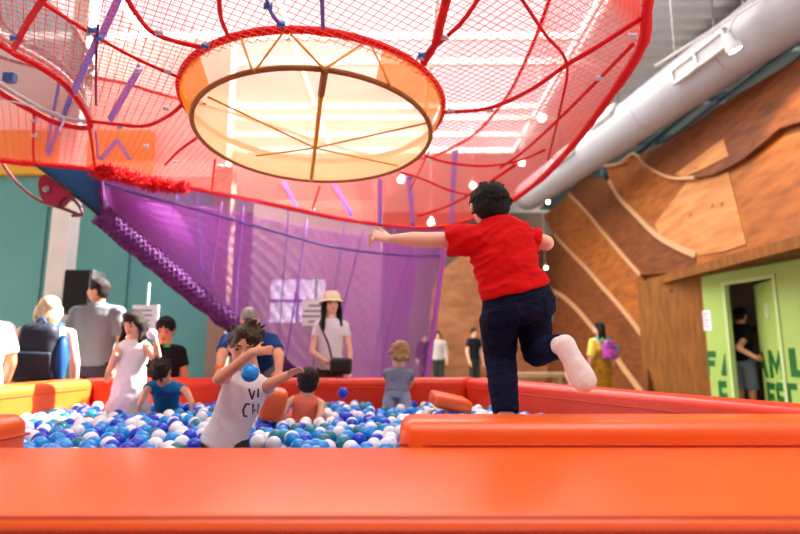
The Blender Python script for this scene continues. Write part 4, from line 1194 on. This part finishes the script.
# ------------------------------------------------------------------ the jumping boy in red, seen from behind
def main_boy():
    BY = 2.36
    p = lambda u, v, Y=BY: at_y(u, v, Y)
    base = Vector((.47, 2.36, .6))
    t = thing('person', 'boy in red shirt and dark jeans leaping into the ball pit, one white sock raised', 'person', base)
    HC = p(489, 206, 2.40); fd = unit((-.22, .95, -.12)); hup0 = Vector((.02, .1, 1)); hr = fd.cross(hup0).normalized(); hup = hr.cross(fd)
    ha, hb, hc = .086, .095, .097
    N = p(496, 223, 2.37); P = p(516, 312, 2.37)
    U = (N-P).normalized(); RT = Vector((.97, -.06, .2)); RT = (RT-U*RT.dot(U)).normalized(); FW = U.cross(RT)
    S = {-1: p(464, 240, 2.36), 1: p(528, 237, 2.40)}
    E = {-1: p(424, 240, 2.37), 1: p(546, 243, 2.38)}
    W = {-1: p(390, 239, 2.40), 1: p(539, 240, 2.55)}
    K = {-1: p(500, 356, 2.40), 1: p(537, 352, 2.42)}
    HP = {-1: p(499, 318, 2.37), 1: p(533, 314, 2.37)}
    A = {-1: p(506, 415, 2.30), 1: p(566, 344, 2.13)}
    mb = MB()
    mb.ell(HC+hup*hc*.10-fd*hb*.05, hr*ha, fd*hb*.97, hup*hc*.88, 18, 12)
    mb.ell(HC-hup*hc*.38+fd*hb*.24, hr*ha*.72, fd*hb*.62, hup*hc*.56)
    mb.limb(HC+fd*hb*.88, HC-hup*hc*.22+fd*hb*1.02, .006, .011, 8)
    for s in (1, -1):
        c = HC+hr*s*ha*1.02-hup*hc*.2-fd*hb*.02
        mb.ell(c, hr*s*ha*.1, fd*hb*.2-hr*s*.006, hup*hc*.28, 10, 8)
    mb.limb(N-U*.02, HC-hup*hc*.4-fd*hb*.15, .044, .043, 12)
    tw, td = .123, .088
    mb.loft([(P-U*.05, RT*tw*.9, FW*td*.9), (P, RT*tw*1.05, FW*td*1.1), (P+(N-P)*.4, RT*tw*.95, FW*td*.95), (P+(N-P)*.75, RT*tw*1.1, FW*td), (P+(N-P)*.93, RT*tw*.9, FW*td*.7), (N, RT*tw*.4, FW*td*.5)], 16)
    for s in (1, -1):
        mb.limb(S[s], E[s], .039, .036, 12); mb.limb(E[s], E[s]+(W[s]-E[s])*.3, .036, .037, 12); mb.limb(E[s]+(W[s]-E[s])*.3, W[s], .037, .020, 12)
    tipsL = hand(mb, W[-1], (-1, .1, .30), (.2, .8, -.6), .138, .95, thumb=-1, spread=2.4)
    tipsR = hand(mb, W[1], (.1, 1, -.1), (-.5, 0, -1), .118, .4, thumb=1)
    for s in (1, -1):
        mb.limb(HP[s], K[s], .062, .046, 12); mb.limb(K[s], A[s], .046, .028, 12)
    # standing foot in the balls and the raised foot
    mb.limb(A[-1]-Vector((0, 0, .03)), A[-1]+Vector((-.02, .12, -.045)), .03, .022, 10)
    toe = p(586, 384, 1.99)
    mb.limb(A[1], A[1]+(toe-A[1])*.85, .026, .018, 10)
    skinobj(mb, 'body', M['skin_pink'], t, .0050, base, smooth=3)
    for nme, tips in (('nail', tipsL),):
        for q, d, n_ in tips:
            mx = MB(); sdv = d.cross(n_).normalized(); mx.ell(q-n_.normalized()*.0035+d*.002, sdv*.0042, d*.0055, n_.normalized()*.0025, 8, 6); mx.build('nail', M['nail'], t, base=base)
    # shirt
    mb = MB()
    hemL, hemR = p(482, 299, 2.36), p(548, 283, 2.36)
    hc_ = (hemL+hemR)/2; hx = (hemR-hemL)/2
    hy = Vector((0, .1, .01))
    mb.loft([(hc_-U*.002, hx*1.0, hy*1.02), (hc_+U*.03, hx*1.0, hy), (P+(N-P)*.42+RT*.004, RT*tw*1.13, FW*td*1.2), (P+(N-P)*.62, RT*tw*1.18, FW*td*1.18), (P+(N-P)*.78, RT*tw*1.22, FW*td*1.1), (P+(N-P)*.91+U*.004, RT*tw*1.12, FW*td*.85), (N+U*.002, RT*tw*.66, FW*td*.68), (N+U*.016, RT*tw*.48, FW*td*.6)], 24)
    for s, fr in ((-1, .42), (1, .62)):
        e = S[s]+(E[s]-S[s])*fr
        mb.limb(S[s]-RT*s*.03-Vector((0, 0, .004)), e-Vector((0, 0, .006)), .068 if s < 0 else .062, .064 if s < 0 else .054, 18, round1=False)
    sh = remesh(mb, .0052, smooth=7)
    nv = [v.normal.copy() for v in sh.vertices]
    for v, nn in zip(sh.vertices, nv):
        q = v.co-hc_
        a = q.dot(RT); b = q.dot(U)
        # creases radiating from the armpits across the back, and drag folds near the hem
        w1 = noise.noise(Vector((a*7+b*5, b*22-a*9, q.y*5)))
        w2 = noise.noise(Vector((a*16, b*34+a*12, 3.1+q.y*8)))
        v.co += nn*((1-2.2*abs(w1))*.0085+(1-2*abs(w2))*.003)
    sh.transform(Matrix.Translation(-base)); sh.name = 'shirt'
    s_o = link('shirt', sh, M['red_shirt'], t)
    mb = MB()
    cr = [N+U*.017+RT*tw*.5*math.cos(2*PI*i/24)+FW*td*.6*math.sin(2*PI*i/24) for i in range(24)]
    mb.tube(cr, .0065, 8, closed=True); mb.build('collar', M['red_shirt'], s_o, base=base)
    # jeans
    mb = MB()
    wy = Vector((0, .092, .0))
    wc = hc_+U*.0
    mb.loft([(wc+U*.03, hx*.96, wy*.95), (wc-U*.02, hx*1.0, wy), (wc-U*.07, hx*1.07+Vector((.003, 0, 0)), wy*1.12), (wc-U*.115, hx*1.05, wy*1.08), (wc-U*.15, hx*.9, wy*.85)], 22)
    for s in (1, -1):
        mb.limb(HP[s]-U*.01, K[s], .088 if s < 0 else .080, .070 if s < 0 else .066, 18)
    mb.limb(K[-1], K[-1]+(A[-1]-K[-1])*.5, .070, .062, 18); mb.limb(K[-1]+(A[-1]-K[-1])*.5, A[-1]+(K[-1]-A[-1])*.03, .062, .052, 18, round1=False)
    mb.limb(K[1], K[1]+(A[1]-K[1])*.80, .062, .046, 18, round1=False)
    j = skinobj(mb, 'jeans', M['jeans'], t, .0055, base, smooth=5, wrinkle=.0042, wscale=11, wstretch=(1, 1, 2.2))
    # surface details of the jeans: waistband seam, back pockets, centre seam
    dg = bpy.context.evaluated_depsgraph_get(); dg.update()
    def on(u, v, off=.0015):
        o_ = Vector((0, 0, CAMZ))-base; d = ray(u, v).normalized()
        ok, loc, nrm, _ = j.ray_cast(o_, d)
        return loc+nrm*off if ok else None
    def stitch(px, r=.0014, name='stitching'):
        pts = []
        for (a, b), (c, e) in zip(px[:-1], px[1:]):
            for k in range(6): pts.append(on(a+(c-a)*k/6, b+(e-b)*k/6))
        pts = [q for q in pts if q is not None]
        if len(pts) > 2: MB().tube(pts, r, 6).build(name, M['jeans_seam'], j)
    stitch([(516, 296), (518, 312), (520, 328), (522, 342)], .0022)
    stitch([(484, 306), (500, 304), (516, 299), (534, 294), (549, 290)], .0016)
    for px in ([(487, 312), (509, 309), (510, 329), (499, 335), (488, 331), (487, 312)], [(526, 303), (545, 299), (547, 318), (537, 325), (527, 321), (526, 303)]): stitch(px)
    # sock on the raised foot: heel up at the ankle, toes down to the side, sole to the camera
    heel = p(563, 343, 2.05); d = (toe-heel).normalized(); view = (Vector((0, 0, CAMZ))-heel).normalized()
    sn = (view-d*view.dot(d)).normalized(); sd = d.cross(sn); L_ = (toe-heel).length
    mb = MB()
    for f_, w_, h_ in (): pass
    prof = [(-.16, .016, .016), (-.11, .030, .026), (.0, .038, .034), (.2, .037, .032), (.42, .035, .029), (.65, .040, .028), (.85, .042, .026), (1.0, .039, .023), (1.1, .028, .018), (1.16, .013, .010)]
    mb.loft([(heel+d*L_*f_-sn*.004, sd*w_*1.1, sn*h_*1.1) for f_, w_, h_ in prof], 20)
    mb.limb(heel-sn*.02+d*.01, A[1]+(K[1]-A[1])*.2, .036, .038, 14, round1=False)
    skinobj(mb, 'sock', M['sock'], t, .005, base, smooth=4, wrinkle=.0012, wscale=26)
    mb = MB(); mb.limb(A[-1]+(K[-1]-A[-1])*.05, A[-1]-Vector((0, 0, .03)), .037, .036, 12); mb.limb(A[-1]-Vector((0, 0, .03)), A[-1]+Vector((-.02, .12, -.045)), .036, .028, 12)
    skinobj(mb, 'sock', M['sock'], t, .006, base, smooth=3)
    # hair: close cropped crown with many short locks
    mb = MB()
    mb.ell(HC+hup*hc*.20-fd*hb*.13, hr*ha*1.08, fd*hb*1.0, hup*hc*.88, 20, 14)
    mb.ell(HC-hup*hc*.2-fd*hb*.34, hr*ha*.99, fd*hb*.74, hup*hc*.70, 16, 10)
    for s in (1, -1): mb.ell(HC+hr*s*ha*.86+hup*hc*.05+fd*hb*.12, hr*ha*.2, fd*hb*.3, hup*hc*.5, 10, 8)
    rr = random.Random(11)
    for _ in range(420):
        th, z_ = rr.uniform(0, 2*PI), rr.uniform(-.75, 1)
        q = math.sqrt(max(0, 1-z_*z_)); v = hr*math.cos(th)*q*ha*1.07+fd*math.sin(th)*q*hb*1.0+hup*z_*hc*.9
        if v.dot(fd) > hb*.2 and z_ < .45: continue
        c = HC+hup*hc*.16-fd*hb*.13+v*(.97 if z_ > -.3 else .9)
        tip = (v.normalized()*.35+Vector((rr.uniform(-.5, .5), rr.uniform(-.5, .5), -.55)))*.020
        if z_ > .75: tip = v.normalized()*.012+Vector((rr.uniform(-.5, .5), rr.uniform(-.5, .5), .2))*.018
        mb.limb(c, c+tip, .0062, .0026, 5)
    skinobj(mb, 'hair', M['hair_black'], t, .0042, base, smooth=1, wrinkle=.0008, wscale=70, wstretch=(1, 1, .4))
main_boy()

# ------------------------------------------------------------------ boy throwing a ball
J = person('boy in white printed tank top hurling a ball with one arm across his face', (-.72, 2.47, .25), PI, .95, hf=.205, skin='skin', vox=.0065, shoes=False,
    top=dict(mat='white_shirt', sleeve=.3, hem=-.16), bottom=dict(kind='pants', mat='dark_pants', name='pants'), hair=dict(kind='tousled', mat='hair_brown'),
    pose=dict(pelvis=at_y(226, 436, 2.48), neck=at_y(252, 372, 2.47), head=at_y(245, 347, 2.46), face=(-.2, 1, -.25), er=at_y(219, 379, 2.34), wr=at_y(253, 352, 2.28), hr=(-1, .05, .1), nr=(0, -1, 0),
              el=at_y(270, 384, 2.42), wl=at_y(288, 375, 2.40), hl=(-1, .2, .5), nl=(0, .6, -1), curl=.6,
              kr=Vector((-.86, 2.40, .44)), kl=Vector((-.66, 2.40, .44)), ar=Vector((-.86, 2.5, .29)), al=Vector((-.66, 2.5, .29))))
def print_on(J, px, Y, m, name='print', r=.004):
    """a printed stroke lying on the front of a garment"""
    g = [c for c in J['t'].children if c.name.split('.')[0] in ('shirt', 'dress')][0]
    dg = bpy.context.evaluated_depsgraph_get(); dg.update()
    pts = []
    for (a, b), (c, e) in zip(px[:-1], px[1:]):
        for k in range(5):
            q = Vector((0, 0, CAMZ))-J['base']; d = ray(a+(c-a)*k/5, b+(e-b)*k/5).normalized()
            ok, loc, nrm, _ = g.ray_cast(q, d)
            if ok: pts.append(loc+nrm*.001)
    if len(pts) > 1:
        mb = MB()
        for a, b in zip(pts[:-1], pts[1:]):
            d = (b-a); 
            if d.length < 1e-5: continue
            sd = d.normalized().cross((Vector((0, 0, CAMZ))-J['base']-a).normalized())*r
            nn = -sd.cross(d).normalized()*.0015
            mb.prism([a-sd-d*.2, b-sd+d*.2, b+sd+d*.2, a+sd-d*.2], nn)
        mb.build(name, M[m], g, smooth=False)
for st in ([(249, 389), (252, 399), (255, 389)], [(258, 389), (258, 399)], [(250, 404), (246, 404), (243, 410), (244, 416), (248, 416)], [(253, 404), (252, 416)], [(253, 410), (257, 410)], [(258, 404), (257, 416)]):
    print_on(J, st, 2.4, 'ink_black', 'print', .0045)

# girl in the white dress, her hand on the rim, and a ball at her cheek
J = person('girl with long dark hair in white sundress holding a white ball to her cheek', (-2.06, 4.16, .25), PI-.15, 1.13, hf=.18, skin='skin', vox=.009, shoes=False,
    top=dict(mat='white_dress', sleeve=0, name='bodice'), bottom=dict(kind='skirt', mat='white_dress', name='skirt', len=.24, flare=1.9), hair=dict(kind='long', mat='hair_dark', len=.55, front=.25),
    pose=dict(face=(.05, 1, -.35), er=at_y(116, 356, 4.05), wr=at_y(109, 371, 4.08), hr=(.1, .3, -1), el=at_y(158, 362, 4.1), wl=at_y(156, 345, 4.02), hl=(-.1, .3, 1), nl=(.8, .2, .2), curl=.7))
loose(at_y(152, 334, 3.98), 0, 'white ball held at the cheek of the girl in white')
# boy behind her
J = person('boy in black tee with green print behind the girl in white dress', (-2.18, 5.0, 0), PI+.35, 1.39, hf=.165, skin='skin_tan', vox=.011,
    top=dict(mat='black_tee', sleeve=.6), bottom=dict(kind='shorts', mat='dark_pants'), hair=dict(kind='short', mat='hair_black'), pose=dict(face=(.25, 1, -.45)))
print_on(J, [(164, 343), (167, 341), (167, 348)], 4.9, 'green_print', 'print', .03)
# child in cyan shirt bending down
J = person('dark haired child in cyan shirt bending down among the balls', (-1.78, 4.1, .25), PI, .95, hf=.2, skin='skin', vox=.009, shoes=False,
    top=dict(mat='blue_tee', sleeve=.7), bottom=dict(kind='shorts', mat='grey_shorts'), hair=dict(kind='tousled', mat='hair_dark'),
    pose=dict(pelvis=Vector((-1.76, 4.16, .58)), neck=at_y(164, 381, 4.0), head=at_y(160, 371, 3.9), face=(.1, .25, -1), head_up=(0, 1, .25), er=at_y(146, 391, 3.92), wr=at_y(140, 403, 3.88), el=at_y(186, 391, 3.95), wl=at_y(192, 403, 3.9), hr=(0, .3, -1), hl=(0, .3, -1), kr=(-1.9, 3.98, .42), kl=(-1.66, 3.98, .42), ar=(-1.9, 4.2, .3), al=(-1.66, 4.2, .3)))
print_on(J, [(158, 393), (176, 393)], 3.9, 'blue_print', 'print', .03)
# man in grey polo
xm = at_y(97, 320, 5.3).x
J = person('dark haired man in grey polo shirt looking off beside the teal wall', (xm, 5.3, 0), PI-.05, 1.80, hf=.128, skin='skin_tan', vox=.012, build=1.14,
    top=dict(mat='grey_polo', sleeve=.75), bottom=dict(kind='pants', mat='grey_pants'), hair=dict(kind='short', mat='hair_dark'),
    pose=dict(face=(1, .25, .02)))
mb = MB(); c = J['N']-J['U']*.0
mb.tube([c+J['RT']*.075*math.cos(2*PI*i/16)+J['FW']*.07*math.sin(2*PI*i/16) for i in range(16)], .016, 6, closed=True); mb.build('collar', M['grey_polo'], J['t'], base=J['base'])
# blonde woman with the backpack
xb = at_y(45, 330, 4.75).x
J = person('woman with blonde hair seen from behind carrying a dark backpack', (xb, 4.75, 0), .35, 1.56, hf=.145, skin='skin_pink', vox=.011, build=1.12,
    top=dict(mat='white_dress', sleeve=0), bottom=dict(kind='pants', mat='pack_dark', name='trousers'), hair=dict(kind='bob', mat='hair_blond', len=.28), pose=dict(face=(-.5, 1, 0), side=.03), face_on=False)
def backpack(J, label, size, m, m2, off, name='backpack', drop=.16):
    c = J['N']-J['U']*drop-J['FW']*off; w_, d_, h_ = size
    t = thing(name, label, 'backpack', c)
    bm = bmesh.new(); bmesh.ops.create_cube(bm, size=1); bmesh.ops.scale(bm, vec=(w_, d_, h_), verts=bm.verts)
    for v in bm.verts:
        if v.co.z > 0: v.co.x *= .78; v.co.y *= .8
    bmesh.ops.bevel(bm, geom=list(bm.edges), offset=min(size)*.38, segments=5, profile=.5, affect='EDGES')
    rot = Matrix((J['RT'], J['FW'], J['U'])).transposed().to_4x4(); bm.transform(rot); bm_obj(bm, 'bag', M[m], t)
    bm = bmesh.new(); bmesh.ops.create_cube(bm, size=1); bmesh.ops.scale(bm, vec=(w_*.7, d_*.3, h_*.42), verts=bm.verts)
    bmesh.ops.bevel(bm, geom=list(bm.edges), offset=d_*.1, segments=3, profile=.5, affect='EDGES'); bm.transform(rot); bm.transform(Matrix.Translation(-J['FW']*d_*.5-J['U']*h_*.2)); bm_obj(bm, 'pocket', M[m], t)
    for s in (1, -1):
        a = J['RT']*s*w_*.3
        pts = [c+a+J['U']*h_*.4+J['FW']*d_*.4, J['SH'][s]-J['RT']*s*J['aw']*1.6+J['U']*J['aw']*1.7, J['SH'][s]-J['RT']*s*J['aw']*1.2+J['FW']*J['td']*1.3-J['U']*.03, J['SH'][s]-J['RT']*s*J['aw']*.6+J['FW']*J['td']*1.25-J['U']*.2]
        mb = MB(); mb.tube(smooth_line(pts, 6), .02, 8); mb.build('strap', M[m2], t, base=c)
    mb = MB(); mb.tube(smooth_line([c+J['U']*h_*.48-J['RT']*.04, c+J['U']*(h_*.48+.05), c+J['U']*h_*.48+J['RT']*.04], 5), .01, 6); mb.build('top_handle', M[m2], t, base=c)
    # side pouch
    mb = MB(); q = c+J['RT']*w_*.5-J['U']*h_*.08; mb.ell(q, J['RT']*w_*.16, J['FW']*d_*.4, J['U']*h_*.4); mb.build('side_pouch', M[m2], t, base=c)
    return t
backpack(J, 'dark nylon backpack with blue side worn by the blonde woman', (.36, .2, .5), 'pack_dark', 'pack_blue', .20, drop=.24)
# person at the picture's edge in white
xe = at_y(-22, 340, 3.95).x
J = person('person in bright white shirt partly out of view next to the blonde woman', (xe, 3.95, 0), 1.2, 1.56, hf=.14, skin='skin_tan', vox=.012, build=1.2,
    top=dict(mat='white_dress', sleeve=.7), bottom=dict(kind='pants', mat='dark_pants'), hair=dict(kind='short', mat='hair_dark'), face_on=False)
# man in blue leaning on the rim
xl = at_y(249, 340, 5.0).x
J = person('grey haired man in blue shirt leaning with both hands on the pit rim', (xl, 5.22, 0), PI, 1.74, hf=.13, skin='skin', vox=.012, build=1.16,
    top=dict(mat='navy_tee', sleeve=.72), bottom=dict(kind='shorts', mat='grey_shorts'), hair=dict(kind='bald', mat='hair_grey'),
    pose=dict(neck=at_y(249, 333, 4.98), head=at_y(249, 320, 4.86), face=(0, .8, -.62), head_up=(0, .6, .8), er=at_y(222, 356, 4.86), wr=at_y(220, 371, 4.78), el=at_y(279, 356, 4.88), wl=at_y(279, 369, 4.80), hr=(.1, .5, -.7), hl=(-.1, .5, -.7), nr=(0, 0, -1), nl=(0, 0, -1)))
mb = MB(); c = J['W'][1]+(J['E'][1]-J['W'][1])*.12; d = (J['E'][1]-J['W'][1]).normalized(); mb.tube([c-d*.014, c+d*.014], J['aw']*.95, 14); mb.build('wristband', M['band'], J['t'], base=J['base'])
# woman in the straw hat
xw = at_y(331, 320, 5.15).x
J = person('woman in straw hat and white tee with long black hair smiling', (xw, 5.15, 0), PI+.1, 1.5, hf=.135, skin='skin_pink', vox=.010, build=.82,
    top=dict(mat='white_shirt', sleeve=.45), bottom=dict(kind='pants', mat='khaki'), hair=dict(kind='long', mat='hair_black', len=1.0, front=.55),
    pose=dict(pelvis=Vector((xw, 5.15, .885)), face=(-.25, 1, .12), er=at_y(312, 352, 5.08), wr=at_y(327, 362, 4.98), hr=(-1, .2, -.2)))
ht = thing('straw_hat', 'cream straw bucket hat on the smiling woman\'s head', 'hat', J['HC'])
h0 = J['HC']+J['hup']*J['hc']*.38; a_, b_, u_ = J['hr'], J['fd'], J['hup']; k = J['hh']
mb = MB(); mb.loft([(h0-b_*k*.05, a_*k*.44, b_*k*.5), (h0+u_*k*.2-b_*k*.06, a_*k*.43, b_*k*.48), (h0+u_*k*.4-b_*k*.06, a_*k*.37, b_*k*.42), (h0+u_*k*.46-b_*k*.06, a_*k*.2, b_*k*.25)], 20)
skinobj(mb, 'crown', M['straw'], ht, .008, J['HC'], smooth=4)
mb = MB(); nn_ = 28; vs = []
for i in range(nn_):
    th = 2*PI*i/nn_
    for q, dz in ((.95, .06), (1.38, -.10), (1.38, -.115), (.95, .03)): vs.append(h0-b_*k*.05+(a_*.44*math.cos(th)+b_*.5*math.sin(th))*k*q+u_*k*dz)
mb.add(vs, [(4*i+j, 4*((i+1) % nn_)+j, 4*((i+1) % nn_)+(j+1) % 4, 4*i+(j+1) % 4) for i in range(nn_) for j in range(4)]); mb.build('brim', M['straw'], ht, base=J['HC'])
c = at_y(341, 366, 4.95)
bag = thing('waist_bag', 'small black bag carried at the straw hat woman\'s waist', 'bag', c)
bm = bmesh.new(); bmesh.ops.create_cube(bm, size=1); bmesh.ops.scale(bm, vec=(.2, .09, .15), verts=bm.verts); bmesh.ops.bevel(bm, geom=list(bm.edges), offset=.03, segments=3, profile=.5, affect='EDGES'); bm_obj(bm, 'pouch', M['black'], bag)
mb = MB(); mb.tube(smooth_line([c+Vector((-.09, .02, .07)), J['P']+J['U']*J['tl']*.5-J['RT']*-.02+J['FW']*.15, J['SH'][1]+J['FW']*.10-J['RT']*.03, J['SH'][1]-J['RT']*.04+J['U']*.055], 6), .009, 6); mb.build('strap', M['black'], bag, base=c)
# toddlers
J = person('dark haired toddler in coral top sitting in the balls, back turned', (-.64, 3.72, .25), .15, .86, hf=.22, skin='skin', vox=.008, shoes=False,
    top=dict(mat='coral', sleeve=0), bottom=dict(kind='shorts', mat='coral'), hair=dict(kind='short', mat='hair_dark'), face_on=False,
    pose=dict(pelvis=at_y(303, 424, 3.72), neck=at_y(307, 395, 3.70), head=at_y(308, 382, 3.70), el=at_y(288, 403, 3.66), wl=at_y(282, 416, 3.6), er=at_y(322, 404, 3.66), wr=at_y(319, 418, 3.58),
              kr=(-.5, 3.95, .6), kl=(-.78, 3.95, .6), ar=(-.5, 4.1, .45), al=(-.78, 4.1, .45)))
J = person('curly blond toddler in grey blue shirt climbing at the far pit wall', (-.02, 4.25, .25), -.1, .92, hf=.2, skin='skin_pink', vox=.008, shoes=False,
    top=dict(mat='grey_blue', sleeve=.7), bottom=dict(kind='shorts', mat='pale_denim'), hair=dict(kind='curly', mat='hair_curl'),
    pose=dict(pelvis=at_y(397, 393, 4.2), neck=at_y(399, 368, 4.27), head=at_y(399, 356, 4.28), face=(-.5, 1, .2), el=at_y(389, 380, 4.3), wl=at_y(388, 384, 4.4), er=at_y(410, 379, 4.3), wr=at_y(411, 384, 4.4),
              kr=(.06, 4.12, .55), kl=(-.10, 4.12, .55), ar=(.06, 4.3, .42), al=(-.1, 4.3, .42)))
# people in the far hall
J = person('woman in grey top standing far off by the plywood arch', (at_y(438, 350, 14.6).x, 14.6, 0), PI, 1.62, skin='skin', vox=.02, top=dict(mat='grey_knit', sleeve=1.7), bottom=dict(kind='pants', mat='dark_pants'), hair=dict(kind='bob', mat='hair_dark', len=.2), shoes=False)
J = person('person in black far off beside the violet net\'s edge', (at_y(425, 350, 15.3).x, 15.3, 0), PI, 1.58, skin='skin', vox=.02, top=dict(mat='black_tee', sleeve=1.7), bottom=dict(kind='pants', mat='dark_pants'), hair=dict(kind='short', mat='hair_black'), shoes=False)
J = person('person in black far off just beside the jumping boy\'s jeans', (at_y(474, 350, 13.5).x, 13.5, 0), PI+.6, 1.66, skin='skin', vox=.02, top=dict(mat='black_tee', sleeve=.6), bottom=dict(kind='pants', mat='dark_pants'), hair=dict(kind='short', mat='hair_black'), shoes=False)
J = person('person in orange tee bending behind the boy\'s raised foot', (at_y(575, 360, 8.6).x, 8.75, 0), PI+.9, 1.5, skin='skin', vox=.014, top=dict(mat='orange_tee', sleeve=.7), bottom=dict(kind='shorts', mat='dark_pants'), hair=dict(kind='short', mat='hair_black'), shoes=False,
    pose=dict(neck=at_y(570, 349, 8.45), head=at_y(562, 343, 8.35), face=(.3, 1, -.5)))
# woman in yellow with her bag
xy = at_y(601, 350, 8.6).x
J = person('black haired woman in yellow blouse and mustard pinafore by the plywood hill', (xy, 8.6, 0), .35, 1.53, hf=.138, skin='skin', vox=.012, face_on=False,
    top=dict(mat='yellow_tee', sleeve=.9), bottom=dict(kind='skirt', mat='mustard', len=.36, flare=1.5, name='pinafore'), hair=dict(kind='bob', mat='hair_black', len=.55), pose=dict(face=(-.9, .5, 0)))
mb = MB(); P_, U_, tl_ = J['P'], J['U'], J['tl']
mb.loft([(P_-U_*.02, J['RT']*J['tw']*1.3, J['FW']*J['td']*1.35), (P_+U_*tl_*.35, J['RT']*J['tw']*1.22, J['FW']*J['td']*1.26), (P_+U_*tl_*.62, J['RT']*J['tw']*1.22, J['FW']*J['td']*1.26)], 18); skinobj(mb, 'bib', M['mustard'], J['t'], .012, J['base'], smooth=3)
backpack(J, 'small purple and pink patterned backpack on the woman in yellow', (.25, .16, .3), 'pack_purple', 'pack_teal', .19, drop=.2)
# man in the doorway
J = person('man in black tee, cap and grey shorts in the lime doorway', (5.32, 8.4, 0), -1.25, 1.76, hf=.128, skin='skin_tan', vox=.012,
    top=dict(mat='black_tee', sleeve=.6), bottom=dict(kind='shorts', mat='grey_shorts', len=1.0), hair=dict(kind='short', mat='hair_black'),
    pose=dict(er=at_y(738, 348, 8.15), wr=at_y(757, 358, 8.0), hr=(.1, 1, -.2), lean=.06))
cp = thing('cap', 'dark cap on the man in the lime doorway', 'cap', J['HC'])
mb = MB(); k = J['hh']; mb.ell(J['HC']+J['hup']*J['hc']*.42-J['fd']*J['hb']*.06, J['hr']*k*.42, J['fd']*k*.48, J['hup']*k*.36); mb.build('crown', M['black_tee'], cp, base=J['HC'])
mb = MB(); mb.ell(J['HC']+J['hup']*J['hc']*.42+J['fd']*J['hb']*.95, J['hr']*k*.3, J['fd']*k*.28, J['hup']*k*.03); mb.build('peak', M['black_tee'], cp, base=J['HC'])
